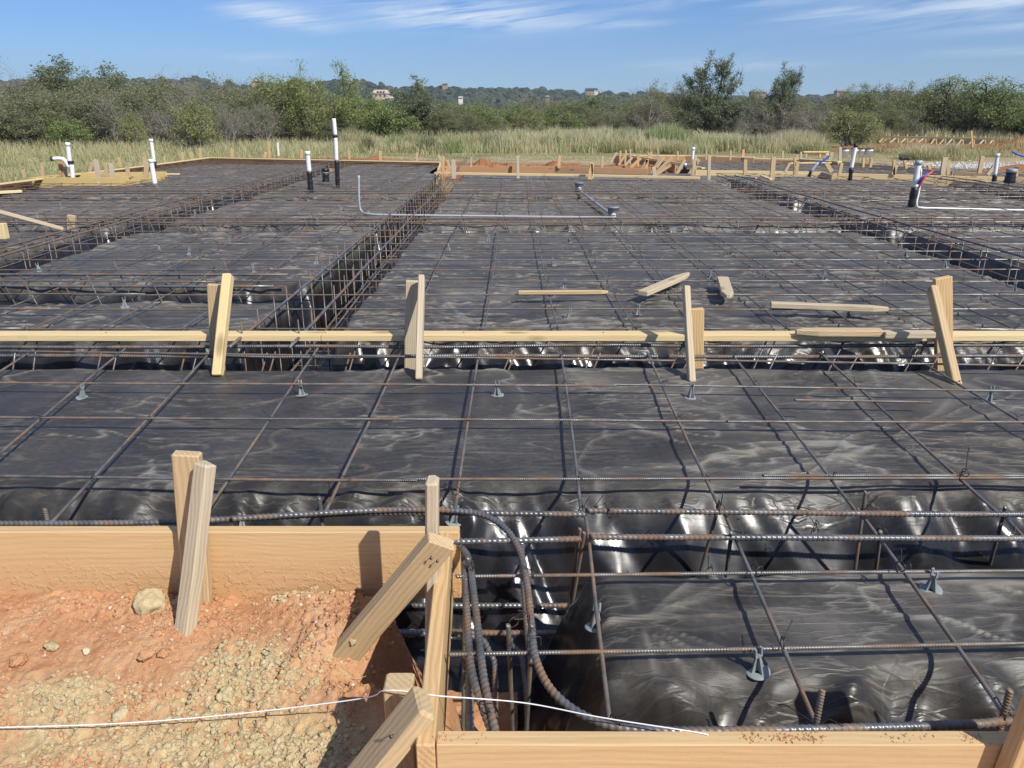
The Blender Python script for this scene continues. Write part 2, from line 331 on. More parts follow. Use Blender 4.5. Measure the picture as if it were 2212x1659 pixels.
def poly_height(X, Y):
    d = trench(X, Y)
    z = PADZ - d + .016*(fbm(X*1.1, Y*1.1, 1, 3)-.5)
    wall = sst(d/.06)*sst((.52-d)/.1)
    flat = 1-sst(d/.05)
    far = sst((Y-4.2)/.5)
    # wind creases: long on the big pads, short and crossing on the near one
    qx = X+.25*fbm(X*1.5, Y*1.5, 6, 3); qy = Y+.10*fbm(X*2.1, Y*3, 2, 3)
    c1 = ridge(qx*1.5+qy*.5, qy*9.5, 4, 3.0)*sst(fbm(X*1.3, Y*2.2, 7, 2)*2.6-.75)
    c1b = ridge(qx*2.3, qy*17, 6, 2.5)
    c2 = ridge(qx*2.1-qy*.9+4, qy*4.6+qx*.8, 5, 5.0)*sst(fbm(X*1.6+5, Y*1.6, 2, 2)*3-1.0)
    c3 = ridge(qx*1.2+qy*2.6, qy*1.9-qx*1.1+7, 6, 7.0)
    c4 = ridge(X*5.5+fbm(X*3,Y*3,1,2)*2.2, Y*7.5+fbm(X*3,Y*3,3,2)*2.2, 1, 3.0)*sst(fbm(X*2.2+1, Y*2.2, 4, 2)*3-1.2)
    act = sst(fbm(X*1.1+3, Y*1.4, 7, 2)*2.8-.8)
    l1 = lines(qx*1.1+qy*.35, qy*6.5, 4, 19, 3)*(.35+.65*act); l2 = lines(qx*2.2-qy*.6, qy*13+qx*.8, 1, 15, 2)*(.3+.7*sst(fbm(X*1.9, Y*2.4, 2, 2)*3-1)); l3 = lines(qx*.8+qy*1.1+3, qy*1.6-qx*.7, 2, 46, 2)
    l4 = lines(qx*1.5, qy*3.4+qx*.5, 0, 30, 3)*act; l5 = lines(qx*3.4+qy*1.2, qy*6-qx, 5, 20, 3)*sst(fbm(X*2.2+1, Y*2.2, 4, 2)*3-1.1)
    zz = flat*(far*(.015*l1+.009*l2+.002*c1) + (1-far)*(.0075*l4+.005*l5+.002*c2) + .007*l3)
    # folds fanning out from pulled corners
    fan = 0
    for (fx, fy, rr, n) in ((1.55, 2.95, 1.1, 11), (1.95, 2.5, .7, 9), (-.2, 4.75, 1.1, 15), (2.0, 4.5, .9, 17), (-2.2, 4.6, .8, 13), (.35, 1.75, .5, 9)):
        an = np.arctan2(Y-fy, X-fx); ra = np.hypot(X-fx, Y-fy)
        fan = fan + np.exp(-(ra/rr)**2)*sst(ra/.12)*ridge(an*n/3.1+3, ra*.8, 2, 5)*.009
    zz = zz + fan
    # slack crinkles on the trench walls
    k1 = ridge(X*5.2+1.8*fbm(X*2, Y*4, 3, 3), Y*3.2+X*.7, 0, 2.2); k2 = ridge(X*11+Y*5+2*fbm(X*4, Y*4, 5, 2), Y*7-X*3, 7, 2.6); k3 = fbm(X*9, Y*9, 2, 3)
    w1 = lines(X*2.0+.8*fbm(X*1.2, Y*2, 3, 2), Y*1.6+X*1.1, 0, 9, 2, 1.2); w2 = lines(X*3.1-Y*2.4, Y*3.0+X*.6, 6, 12, 2, 1.0)
    v1 = vor(X*4.2+Y*1.6+.6*fbm(X*2, Y*2, 3, 2), Y*2.7-X*1.1, 1); v2 = vor(X*9+Y*4, Y*6.5-X*3.5, 4)
    zz = zz + wall*(.045*(v1-.4)+.02*(v2-.4)*sst(fbm(X*1.7, Y*1.7, 1, 2)*3-.9)+.02*(fbm(X*2.4, Y*2.4+X, 2, 2)-.5)+.062*(tri(X*2.7+Y*1.5+1.5*fbm(X*1.3, Y*2, 3, 2))-.5)*(.4+fbm(X*1.1, Y*2, 6, 2))+.045*(tri(X*4.9-Y*3.9+2.2*fbm(X*1.6, Y*2.2, 5, 2))-.5)*sst(fbm(X*1.4+7, Y*2, 2, 2)*3-.8)+.018*(tri(X*9.5+Y*8+3*fbm(X*2, Y*2, 7, 2))-.5)*sst(fbm(X*2+3, Y*2, 4, 2)*4-1.5))
    zz = zz + (d > .3)*.03*(fbm(X*3, Y*3, 1, 2)-.5)
    crest = flat*(far*(.9*l1**2+.75*l2**2) + (1-far)*(.85*l4**2+.6*l5**2) + .35*l3**2) + (1-wall)*fan*60
    return z+zz, crest, d
def steps(a, b, fn):
    r = [a]
    while r[-1] < b: r.append(r[-1]+fn(r[-1]))
    return np.array(r)
ys = np.concatenate([steps(1.2, 4.7, lambda t: .0125), steps(4.71, 23, lambda t: .013+(t-4.7)*.0042)])
xr = steps(0, 18, lambda t: .0125 if t < 2.0 else (.0125+(t-2.0)*.011 if t < 6 else .058+(t-6)*.02)); xs = np.concatenate([-xr[::-1][:-1], xr]); xs = xs[(xs > -9.6)]
X, Y = np.meshgrid(xs, ys)
Z, CREST, D = poly_height(X, Y)
jit = .006
def inside(xc, yc):
    a_ = (yc > 2.065) & (yc < 15.95) & (xc > -9.05) & (xc < 17)
    a_ &= ~((yc > 13.6) & (xc < -8.9))
    b_ = (yc > 1.24) & (yc <= 2.065) & (xc > np.where(yc > 1.86, -.75, .0+.03*np.sin(yc*31)))
    c_ = (yc >= 15.95) & (yc < 22.2) & (((xc > -9.0) & (xc < -1.9)) | ((xc > 4.3) & (xc < 12.4-(yc-16)*.5)))
    d_ = (yc >= 15.95) & (yc < 18) & (xc >= -1.95) & (xc <= 4.3)
    return a_ | b_ | c_ | d_
xc = (X[:-1, :-1]+X[1:, 1:])/2; yc = (Y[:-1, :-1]+Y[1:, 1:])/2
V, F = grid(xs, ys, Z, inside(xc, yc))
V, F, A = compact(V, F, {'crest': CREST.ravel(), 'depth': D.ravel()})
# sideways slack so creases overhang a little
wv = sst(A['depth']/.08)
V[:, 0] += .012*(fbm(V[:, 0]*8, V[:, 1]*8+V[:, 2]*9, 2, 3)-.5)*2*wv
k = M('black_poly', rough=.35, base=(.012,.012,.014), spec=.5)
p = k.world(); cr_ = k.attr('crest'); dep = k.attr('depth')
dn = k.noise(p, 2.3, 6, .68, .6); dn2 = k.noise(k.world((1, 3.2, 1)), 7, 6, .7, 1.2); dn3 = k.noise(p, 45, 4, .7)
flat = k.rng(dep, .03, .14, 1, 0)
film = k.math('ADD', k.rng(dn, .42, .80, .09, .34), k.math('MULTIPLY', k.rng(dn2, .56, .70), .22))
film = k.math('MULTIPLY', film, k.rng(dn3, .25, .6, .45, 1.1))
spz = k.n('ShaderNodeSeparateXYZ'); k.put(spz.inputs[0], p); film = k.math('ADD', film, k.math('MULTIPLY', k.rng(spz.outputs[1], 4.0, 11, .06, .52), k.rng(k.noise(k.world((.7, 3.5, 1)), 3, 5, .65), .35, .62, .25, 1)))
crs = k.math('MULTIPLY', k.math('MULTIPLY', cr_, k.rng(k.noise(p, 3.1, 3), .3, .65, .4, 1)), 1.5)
# old footprints and rusty drips
rs = k.math('MULTIPLY', k.rng(k.noise(k.world((7, 1.6, 1)), 2.6, 4, .6), .66, .78), .5)
# fine lengthwise tension lines
def hair(sc, nsc, wdt, rot=0):
    mp_ = k.n('ShaderNodeMapping'); mp_.inputs['Rotation'].default_value = (0, 0, rot); mp_.inputs['Scale'].default_value = sc; k.put(mp_.inputs['Vector'], k.n('ShaderNodeNewGeometry').outputs['Position'])
    q_ = k.math('ABSOLUTE', k.math('SUBTRACT', k.noise(mp_.outputs[0], nsc, 3, .45, .35), .5)); return k.rng(q_, 0, wdt, 1, 0)
h1 = hair((1.0, 5.5, 2), 1.9, .030, .12); h2 = hair((1.6, 8, 2), 3.0, .035, -.2); h3 = hair((2.2, 2.6, 2), 1.4, .014, .7)
hmask = k.rng(k.noise(p, 1.6, 3), .38, .66); hl = k.math('ADD', k.math('ADD', k.math('MULTIPLY', h1, .5), k.math('MULTIPLY', h2, .3)), k.math('MULTIPLY', h3, .12)); hl = k.math('MULTIPLY', hl, hmask)

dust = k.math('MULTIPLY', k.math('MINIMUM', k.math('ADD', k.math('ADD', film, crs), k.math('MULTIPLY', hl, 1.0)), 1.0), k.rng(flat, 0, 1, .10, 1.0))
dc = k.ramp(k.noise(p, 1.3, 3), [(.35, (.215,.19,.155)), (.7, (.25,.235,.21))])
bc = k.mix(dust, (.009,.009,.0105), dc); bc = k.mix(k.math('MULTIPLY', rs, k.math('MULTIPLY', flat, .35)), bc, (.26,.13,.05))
k.put(k.b.inputs['Specular IOR Level'], k.rng(flat, 0, 1, .62, .34))
k.base(bc); k.rough(k.math('ADD', k.rng(flat, 0, 1, .24, .38), k.math('MULTIPLY', dust, .35)))
b1 = k.noise(k.world((2.2, 11, 6)), 2.2, 6, .62, 1.1); b2 = k.noise(p, 13, 4, .6, .6)
k.norm(k.bump(k.math('ADD', k.math('MULTIPLY', k.math('ADD', b1, k.math('MULTIPLY', b2, .25)), k.rng(flat, 0, 1, .05, .40)), k.math('MULTIPLY', hl, k.rng(flat, 0, 1, 0, 2.2))), .42, .012)); k.put(k.b.inputs['IOR'], 1.5)
POLY = k.m
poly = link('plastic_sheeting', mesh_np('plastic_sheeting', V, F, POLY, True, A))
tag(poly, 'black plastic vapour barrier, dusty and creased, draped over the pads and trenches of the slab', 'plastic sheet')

# ------------------------------------------------------------------ ground
def patch(X, Y, cx, cy, rx, ry, s=3): return np.clip(1.35-np.hypot((X-cx)/rx, (Y-cy)/ry) + (fbm(X*7, Y*7, s, 4)-.5)*1.7, 0, 1)
def ground_height(X, Y):
    g = -.30
    near = 1-sst((Y-3)/2)
    z = g + .07*sst((Y-1.35)/.5)*near*(1-sst((Y-2.1)/.3)) + 0*X
    z = z + near*(.035*np.exp(-((X+.55)/.22)**2-((Y-1.93)/.14)**2) + .018*np.exp(-((X+1.2)/.4)**2-((Y-1.97)/.12)**2))
    z = z - near*.02*np.exp(-((X+.84)/.1)**2-((Y-1.97)/.07)**2) + near*.05*np.exp(-((X+.47)/.10)**2-((Y-1.77)/.10)**2)
    nm = near*(X < .05)
    t_ = sst(patch(X, Y, -.71, 1.68, .19, .11)*1.6)+sst(patch(X, Y, -.78, 1.48, .34, .09, 5)*1.3)+sst(patch(X, Y, -1.15, 1.61, .2, .08, 6)*1.1)
    cl_ = 1-np.abs(2*fbm(X*16, Y*16, 2, 4, .6)-1); cl2 = ridge(X*38, Y*38, 4, .8)
    rub = sst(fbm(X*4, Y*4, 5, 3)*5-2.1)
    z = z + nm*(.026*(fbm(X*5, Y*5, 1, 4)-.5) + (.007+.014*rub+.018*np.clip(t_, 0, 1))*(cl_-.6) + (.0045+.010*rub+.009*np.clip(t_, 0, 1))*(cl2-.5) + (.003+.006*rub)*(ridge(X*85, Y*85, 6, .8)-.5))
    # hole beside the return board and below the left board
    hole = sst((X+.40+.10*fbm(X*5, Y*5, 4, 3)+.35*(1.0-sst((Y-1.50)/.40)))/.26)
    hole = np.maximum(hole*(Y > 0), 0)
    lower = sst((Y-1.62)/.22)*hole*.34 + sst((X+.175)/.11)*(X > -.2)*.36*(1-sst((Y-1.66)/.25))
    z = z - nm*lower*near
    far_ = sst((Y-26)/30)
    z = z + (1-near)*(.05*(fbm(X*.3, Y*.3, 1, 4)-.5)+.03*(fbm(X*1.5, Y*1.5, 2, 4)-.5)) + far_*.5*(fbm(X*.05, Y*.05, 3, 3)-.5)
    # spoil heaps behind the far forms and by the other foundation
    for (hx, hy, rx, ry, h) in ((-5.0, 24.3, 1.2, .6, .18), (-6.6, 24.2, .9, .5, .14), (-3.6, 24.2, .8, .5, .14), (-.9, 20.8, .8, .6, .26), (.9, 20.9, 1.0, .5, .24), (3.4, 20.8, 1.6, .6, .18), (2, 21.2, 2.6, .7, .08),
                                (20.5, 31.5, 2.2, 1.4, .7), (16.4, 33.6, 2.8, 1.0, .35), (23, 30, 2.0, 1.3, .6), (14, 21.5, .8, .5, .25), (18.5, 20.5, 1.5, .6, .25)):
        z = z + h*np.exp(-((X-hx)/rx)**2-((Y-hy)/ry)**2)*(.2+1.6*np.clip(fbm(X*2.6, Y*2.6, 2, 5, .65)-.1, 0, 1))
    z = np.where(Y > 70, z + np.clip((Y-70)/500, 0, 1)**1.2*4*0, z)
    return z
gx = np.concatenate([-steps(1.85, 1000, lambda t: max(.03, (t-1.6)*.07))[::-1], steps(-1.84, .06, lambda t: .0048), steps(.07, 1000, lambda t: .03 if t < 2 else max(.05, t*.045 if t < 60 else t*.07))])
gy = np.concatenate([-steps(.5, 220, lambda t: .1+t*.25)[::-1], steps(-.4, 1.0, lambda t: .06), steps(1.0, 2.2, lambda t: .005), steps(2.21, 1200, lambda t: .05 if t < 4 else (.12 if t < 17 else (.11 if t < 36 else t*.1)))])
gx = np.unique(np.round(gx, 5)); gy = np.unique(np.round(gy, 5))
X, Y = np.meshgrid(gx, gy); Z = ground_height(X, Y)
ins = inside(X, Y) & ~((X < .02) & (Y < 2.0)); ins2 = ((Y > 2.03) & (Y < 2.4)) & (X > -12)
Z = np.where(ins | (inside(X, Y-.25) & (Y > 2.5) & inside(X, Y)), np.minimum(Z, -.80), Z)
Z = np.where((X > -.30) & (X < .02) & (Y > 2.0) & (Y < 2.3), -.8, Z); Z = np.where((Y > 2.03) & (Y < 15.9) & (X > -9.05) & (X < 17), -.8, Z)
tanm = np.clip(patch(X, Y, -.71, 1.68, .19, .12)*1.3 + patch(X, Y, -.80, 1.48, .36, .09, 5)*1.1 + patch(X, Y, -1.15, 1.61, .2, .08, 6)*.9 + patch(X, Y, -1.35, 1.44, .3, .08, 2)*.6, 0, 1)
near = (Y < 4)
red = np.where(near, 1.0, 0)
for (hx, hy, rx, ry) in ((-5.0, 24.6, 4.2, 1.9), (-8, 24.2, 2.0, 1.0), (-2.4, 24.2, 3.0, 1.6), (-.6, 20.4, 1.9, 2.6), (2, 20.6, 5.2, 2.6), (4.6, 19.5, 1.5, 2.0), (20.5, 31.5, 3.4, 2.2), (16.0, 33.8, 5, 1.6), (24, 29.5, 4.0, 2.5), (14.2, 21.5, 2.0, 1.0), (18.5, 20.5, 3.5, 1.0), (-11, 13, 2.2, 2.5), (24, 36, 8, 1.5)):
    red = np.maximum(red, np.clip(1.6*(1.2-np.hypot((X-hx)/rx, (Y-hy)/ry)) + (fbm(X*1.6, Y*1.6, 3, 4)-.5)*1.6, 0, 1))
straw = np.clip(1.5-np.abs((Y-23.5-(X > 4)*1.5)/4.2) + (fbm(X*.5, Y*.8, 5, 4)-.5)*1.5, 0, 1)*(X > -6)*(Y > 15)
V, F = grid(gx, gy, Z)
k = M('ground_soil', rough=.95, spec=.15); p = k.world(); red_, tan_, st_ = k.attr('red'), k.attr('tan'), k.attr('straw')
grassc = k.ramp(k.noise(p, .35, 6, .7), [(.3, (.10,.115,.04)), (.5, (.19,.18,.08)), (.72, (.30,.26,.14))])
strawc = k.ramp(k.noise(k.world((1, 4, 1)), 2.0, 6, .75), [(.3, (.20,.155,.085)), (.5, (.38,.30,.18)), (.75, (.50,.42,.28))])
redc = k.ramp(k.noise(p, 6, 7, .7), [(.28, (.39,.18,.088)), (.5, (.51,.27,.14)), (.72, (.58,.385,.225))])
redd = k.mix(k.rng(k.noise(p, 1.1, 3), .3, .7, 0, .35), redc, (.36,.135,.06))
tanc = k.ramp(k.noise(p, 28, 5, .7), [(.3, (.38,.27,.14)), (.6, (.57,.43,.24)), (.8, (.68,.56,.36))])
farred = k.mix(1.0, redd, (.62,.52,.48), 'MULTIPLY')
sy = k.n('ShaderNodeSeparateXYZ'); k.put(sy.inputs[0], k.n('ShaderNodeNewGeometry').outputs['Position']); isfar = k.rng(sy.outputs[1], 4, 8)
c = k.mix(st_, grassc, strawc); c = k.mix(red_, c, k.mix(isfar, redc, farred)); c = k.mix(tan_, c, tanc)
c = k.mix(k.rng(k.noise(p, 60, 3, .6), .60, .72, 0, .55), c, (.62,.52,.36)); c = k.mix(k.rng(k.noise(p, 22, 3, .6), .62, .75, 0, .3), c, (.30,.12,.06))
k.base(c); k.norm(k.bump(k.math('ADD', k.noise(p, 70, 5, .7), k.math('MULTIPLY', k.noise(p, 260, 2), .3)), .9, .007)); GROUND = k.m
g = link('ground', mesh_np('ground', V, F, GROUND, True, {'red': red.ravel(), 'tan': (tanm*near).ravel(), 'straw': straw.ravel()})); tag(g, 'red soil and dry grass ground', kind='structure')

def rock_mesh(name, r, seed, sub=2, mat=None, sq=(1, 1, .8), rough=.28, freq=2.2):
    bm = bmesh.new(); bmesh.ops.create_icosphere(bm, subdivisions=sub, radius=1); rg = np.random.default_rng(seed)
    P = np.array([tuple(v.co) for v in bm.verts]); pl = rg.normal(size=(9, 3)); pl /= np.linalg.norm(pl, axis=1)[:, None]
    s = np.ones(len(P))
    for q in pl:
        dd = P@q; lim = rg.uniform(.55, .85); s = np.minimum(s, np.where(dd > lim, lim/np.maximum(dd, 1e-6), 1))
    s *= 1+rough*(fbm(P[:, 0]*freq+seed, P[:, 1]*freq+P[:, 2]*freq, seed % 5, 4)-.5)
    P = P*s[:, None]*np.array(sq)*r
    for v, q in zip(bm.verts, P): v.co = q
    me = bpy.data.meshes.new(name); bm.to_mesh(me); bm.free()
    for f in me.polygons: f.use_smooth = sub > 2
    if mat: me.materials.append(mat)
    return me
def soil(name, c0, c1):
    k = M(name, rough=.95, spec=.1); p = k.world(); k.base(k.ramp(k.noise(p, 45, 6, .7), [(.3, c0), (.7, c1)])); k.norm(k.bump(k.noise(p, 120, 5, .7), .8, .004)); return k.m
S_RED = soil('red_clod', (.41,.20,.10), (.60,.36,.20)); S_TAN = soil('tan_clod', (.38,.30,.165), (.62,.51,.31)); S_PALE = soil('pale_clod', (.5,.4,.27), (.68,.57,.42))
# loose crumbs: three stuff objects
def crumbs(name, label, mat, n, fn, r0, r1, seed):
    rg = np.random.default_rng(seed); b = VF(); protos = []
    for i in range(6):
        me = rock_mesh('tmp', 1, seed+i, 1, None, (1, 1, .75), .35); v = np.array([tuple(q.co) for q in me.vertices]); f = np.array([tuple(q.vertices) for q in me.polygons]); bpy.data.meshes.remove(me); protos.append((v, f))
    pts = fn(rg, n); zz = ground_height(pts[:, 0], pts[:, 1])
    for q, z0 in zip(pts, zz):
        v, f = protos[rg.integers(6)]; r = r0*(r1/r0)**(rg.random()**3.2); a_ = rg.random()*6.28; c_, s_ = math.cos(a_), math.sin(a_)
        w_ = v*r*np.array([1, rg.uniform(.6, 1), 1]); b.add(np.stack([w_[:, 0]*c_-w_[:, 1]*s_+q[0], w_[:, 0]*s_+w_[:, 1]*c_+q[1], w_[:, 2]+z0+r*.12], 1), f)
    o = link(name, b.mesh(name, mat, False)); tag(o, label, 'soil crumbs', kind='stuff')
def near_pts(rg, n):
    x = rg.uniform(-1.75, -.22, n*2); y = rg.uniform(1.12, 2.0, n*2); d_ = fbm(x*4, y*4, 5, 3)+.25*np.exp(-((x+1.03)/.2)**2-((y-1.83)/.12)**2); kq = rg.random(n*2) < (d_-.36)*2.4; return np.stack([x, y], 1)[kq][:n]
def tan_pts(rg, n):
    c_ = np.array([(-.70, 1.68, .085, .055), (-.80, 1.48, .2, .045), (-.55, 1.46, .1, .04), (-1.15, 1.61, .09, .04), (-.66, 1.99, .06, .012), (-.75, 1.56, .12, .04)])[rg.choice(6, n, p=[.36, .2, .2, .14, .04, .06])]
    p_ = np.stack([c_[:, 0]+rg.normal(size=n)*c_[:, 2], np.minimum(c_[:, 1]+rg.normal(size=n)*c_[:, 3], 2.0)], 1); return p_[(p_[:, 1] > 1.0) & (p_[:, 0] < -.25)]
crumbs('soil_crumbs', 'loose red crumbs of soil in front of the left form board', S_RED, 15000, near_pts, .0016, .013, 11)
crumbs('soil_crumbs', 'loose olive tan crumbs of soil scattered over the red dirt', S_TAN, 7000, tan_pts, .002, .014, 21)
crumbs('soil_crumbs', 'small pale chips of soil and stone in the red dirt', S_PALE, 1500, near_pts, .002, .009, 31)
def clod(px, py, r, mat, label, seed, sq=(1, 1, .8), dz=.3, z=-.27):
    p_ = at(px, py, z); zz = float(ground_height(np.array([p_.x]), np.array([p_.y]))[0]); p_ = at(px, py, zz+r*.12)
    o = link('dirt_clod', rock_mesh('dirt_clod', r, seed, 4, mat, sq, .75, 3.4)); o.location = p_; o.rotation_euler = (0, 0, seed); tag(o, label, 'dirt clod', 'clods of dirt in the foreground soil')
clod(328, 1305, .052, S_TAN, 'largest clod of dirt, olive tan, beside the leaning brace of the left board', 3, (1, .9, .85))
clod(388, 1300, .030, S_TAN, 'brown clod in shadow between the biggest clod and the leaning brace', 5)
clod(42, 1425, .024, S_RED, 'round red clod near the left edge of the photo', 8)
clod(112, 1395, .018, S_TAN, 'flat tan clod left of the scattered red crumbs', 9, (1.2, 1, .6))
clod(187, 1405, .013, S_PALE, 'small pale clod between red crumbs left of centre', 12)
clod(340, 1368, .015, S_RED, 'dark red clod below the largest clod', 14)
clod(490, 1505, .028, S_TAN, 'dark tan clod with a deep shadow in the tan patch, above the string', 17, (1, .9, 1))
clod(318, 1415, .020, S_RED, 'red clod in the heap of red crumbs below the brace foot', 19)
clod(355, 1412, .017, S_RED, 'smaller red clod touching the crumb heap on its right', 23)
clod(762, 1385, .014, S_TAN, 'small tan clod at the foot of the diagonal corner brace', 27, (1, .8, 1.1))
clod(262, 1540, .020, S_TAN, 'tan clod just above the string, left of the tan patch', 29)
clod(90, 1485, .016, S_TAN, 'low tan clod above the string at the left', 33, (1.6, 1, .6))
# small weed by the brace foot
b = VF(); rg = np.random.default_rng(4); c0 = at(748, 1388, -.24)
for i in range(13):
    a_ = rg.uniform(0, 6.28); L = rg.uniform(.015, .035); P = np.array([[c0.x, c0.y, c0.z-.005], [c0.x+math.cos(a_)*L*.4, c0.y+math.sin(a_)*L*.4, c0.z+L*.6], [c0.x+math.cos(a_)*L, c0.y+math.sin(a_)*L, c0.z+L*.75]])
    b.add(*tubeVF(P, [.0018, .0016, .0004], 3))
WEED = M('weed_green', .6, (.12,.2,.05)).m; o = link('weed', b.mesh('weed', WEED)); tag(o, 'tiny green weed sprouting at the foot of the diagonal corner brace', 'weed')
# dry straw bits on the near soil
b = VF()
for i in range(150):
    x, y = rg.uniform(-1.7, -.3), rg.uniform(1.15, 1.95); z0 = float(ground_height(np.array([x]), np.array([y]))[0])+.004; a_ = rg.uniform(0, 6.28); L = rg.uniform(.01, .05)
    P = [[x, y, z0], [x+math.cos(a_)*L*.5, y+math.sin(a_)*L*.5, z0+rg.uniform(.002, .012)], [x+math.cos(a_+.5)*L, y+math.sin(a_+.5)*L, z0+.002]]; b.add(*tubeVF(P, .0006, 3, False))
o = link('straw_bits', b.mesh('straw_bits', M('dry_straw', .8, (.6,.48,.28)).m)); tag(o, 'thin bits of dry straw on the near soil', 'straw', kind='stuff')
# ------------------------------------------------------------------ lumber
def lumber_mesh(L, w_, t_, mat, tip=0, tip2=0, ch=.0028, bow=0, seed=0, n=None):
    n = n or max(2, int(L/.35)); xs_ = np.linspace(0, L, n+1)
    if tip: xs_ = np.concatenate([xs_[xs_ < L-tip], [L-tip, L-tip*.5, L]])
    if tip2: xs_ = np.concatenate([[0, tip2*.5, tip2], xs_[xs_ > tip2]])
    xs_ = np.concatenate([[0], xs_+0, [L]]); r = np.random.default_rng(seed)
    V = []; hw, ht = w_/2, t_/2
    for i, x in enumerate(xs_):
        sw = st = 1.0
        if tip and x > L-tip: q = (x-(L-tip))/tip; sw = 1-.68*q; st = 1-.2*q
        if tip2 and x < tip2: q = 1-x/tip2; sw = 1-.68*q; st = 1-.2*q
        ii = 0
        if i == 0 or i == len(xs_)-1: ii = ch*.9
        c_ = ch; a_, b_ = hw*sw-ii, ht*st-ii
        by = bow*math.sin(math.pi*x/L); X_ = x + (ii*0)
        if i == 0: X_ = 0
        elif i == 1: X_ = ch
        elif i == len(xs_)-2: X_ = L-ch
        for (y, z) in ((b_, a_-c_), (b_-c_, a_), (-b_+c_, a_), (-b_, a_-c_), (-b_, -a_+c_), (-b_+c_, -a_), (b_-c_, -a_), (b_, -a_+c_)):
            V.append((X_+ (r.normal()*.0012 if i in (0, len(xs_)-1) else 0), y+by, z+r.normal()*.0006))
    m_ = len(xs_); F = []
    for i in range(m_-1):
        for j in range(8): F.append((i*8+j, i*8+(j+1) % 8, i*8+8+(j+1) % 8, i*8+8+j))
    me = bpy.data.meshes.new('board'); e0 = list(range(8)); e1 = list(range((m_-1)*8, m_*8))
    me.from_pydata(V, [], [f[::-1] for f in F]+[e0, e1[::-1]]); me.materials.append(mat); me.update(); return me
_lc = [0]
def lumber(name, p0, p1, w_, t_, mat, parent=None, up=(0, 0, 1), tip=0, tip2=0, ch=.0028, bow=0, roll=0):
    _lc[0] += 1
    p0, p1 = Vector(p0), Vector(p1); x = (p1-p0); L = x.length; x.normalize(); up = Vector(up); z = (up-x*up.dot(x)).normalized(); y = z.cross(x)
    if roll: q = Quaternion(x, roll); z = q @ z; y = q @ y
    Mx = Matrix((x, y, z)).transposed().to_4x4(); Mx.translation = p0
    o = link(name, lumber_mesh(L, w_, t_, mat, tip, tip2, ch, bow, _lc[0])); place(o, Mx, parent); return o
def nail(p, d, parent, L=.014, r=.0022):
    b = VF(); p = Vector(p); d = Vector(d).normalized(); b.add(*tubeVF([p-d*.004, p+d*L], r*.6, 6)); b.add(*tubeVF([p+d*L, p+d*(L+.002)], r*1.8, 8))
    o = link('nail', b.mesh('nail', NAIL)); place(o, Matrix.Identity(4), parent); return o
BH = .235
def V3(*a): return Vector(a)

# --- left edge form
f1 = thing('formwork', 'orange tan form board across the left foreground, with its stake and leaning brace', 'formwork', (-.2, 2.04, -BH))
lumber('board', (-3.6, 2.039, -BH/2), (-.158, 2.039, -BH/2), BH, .038, W_FORM, f1)
tag(lumber('stake', (-.921, 1.992, .272), (-.970, 1.992, -.42), .078, .036, W_STAKE, f1, up=(1, 0, .1), ch=.004), 'square sawn stake behind the leaning brace')
tag(lumber('brace', (-.852, 1.945, .262), (-.960, 1.832, -.34), .052, .040, W_GREY, f1, up=(1, -.5, 0), ch=.005, tip=.12), 'grey weathered brace leaning on the stake')
nail((-.895, 1.972, .19), (0, -1, 0), f1, .004); nail((-.895, 1.972, .155), (0, -1, 0), f1, .004)
# --- return board with corner stake and diagonal
f2 = thing('formwork', 'short form board running towards the viewer, with corner stake and diagonal brace', 'formwork', (-.18, 1.6, -BH))
lumber('board', (-.199, 2.018, -BH/2), (-.172, 1.2, -BH/2), BH, .038, W_TAN, f2)
tag(lumber('stake', (-.203, 1.77, .300), (-.236, 1.80, -.52), .034, .05, W_GREY, f2, up=(1, 0, 0), ch=.006), 'round topped corner stake')
tag(lumber('brace', (-.180, 1.722, .150), (-.475, 1.778, -.258), .078, .038, W_STAKE, f2, up=(.8, 0, .6), ch=.003), 'diagonal brace with a chalk mark')
lumber('stake', (-.252, 1.40, -.015), (-.250, 1.40, -.55), .064, .058, W_STAKE, f2, up=(1, 0, 0), ch=.004)
lumber('brace', (-.178, 1.272, .045), (-.50, 1.17, -.36), .089, .040, W_STAKE, f2, up=(.7, -.3, .7), ch=.006)
nail((-.205, 1.702, .115), (0, -1, .2), f2, .012); nail((-.19, 1.700, .105), (0, -1, .2), f2, .006); nail((-.24, 1.226, 0.0), (-.2, -1, .5), f2, .010)
# --- front board
f3 = thing('formwork', 'orange tan form board along the bottom edge, dirt crumbs on its top', 'formwork', (-.19, 1.22, -BH))
lumber('board', (-.1515, 1.219, -BH/2), (3.4, 1.219, -BH/2), BH, .038, W_FORM, f3)
lumber('stake', (1.035, 1.178, .26), (.962, 1.178, -.5), .086, .038, W_TAN, f3, up=(1, 0, 0), ch=.004)
rg = np.random.default_rng(9); b = VF()
for cx, n, sp in ((-.135, 22, .012), (-.10, 8, .006), (-.06, 6, .006), (.475, 30, .010), (.545, 60, .018), (.60, 50, .015), (.76, 14, .02), (.83, 10, .02), (.91, 24, .012), (.93, 26, .012)):
    for i in range(n):
        x = cx+rg.normal()*sp; y = 1.219+np.clip(rg.normal()*.008, -.015, .015); r_ = rg.uniform(.001, .0032)
        b.add(np.array([(1,0,0),(-1,0,0),(0,1,0),(0,-1,0),(0,0,.8),(0,0,-.6)])*r_*rg.uniform(.6, 1.3, (6, 1))+np.array([x, y, .0005]), np.array([(0,2,4),(2,1,4),(1,3,4),(3,0,4),(2,0,5),(1,2,5),(3,1,5),(0,3,5)]))
o = link('soil_crumbs', b.mesh('soil_crumbs', S_RED, False)); tag(o, 'red soil crumbs spilled on top of the bottom form board', 'soil crumbs', kind='stuff')
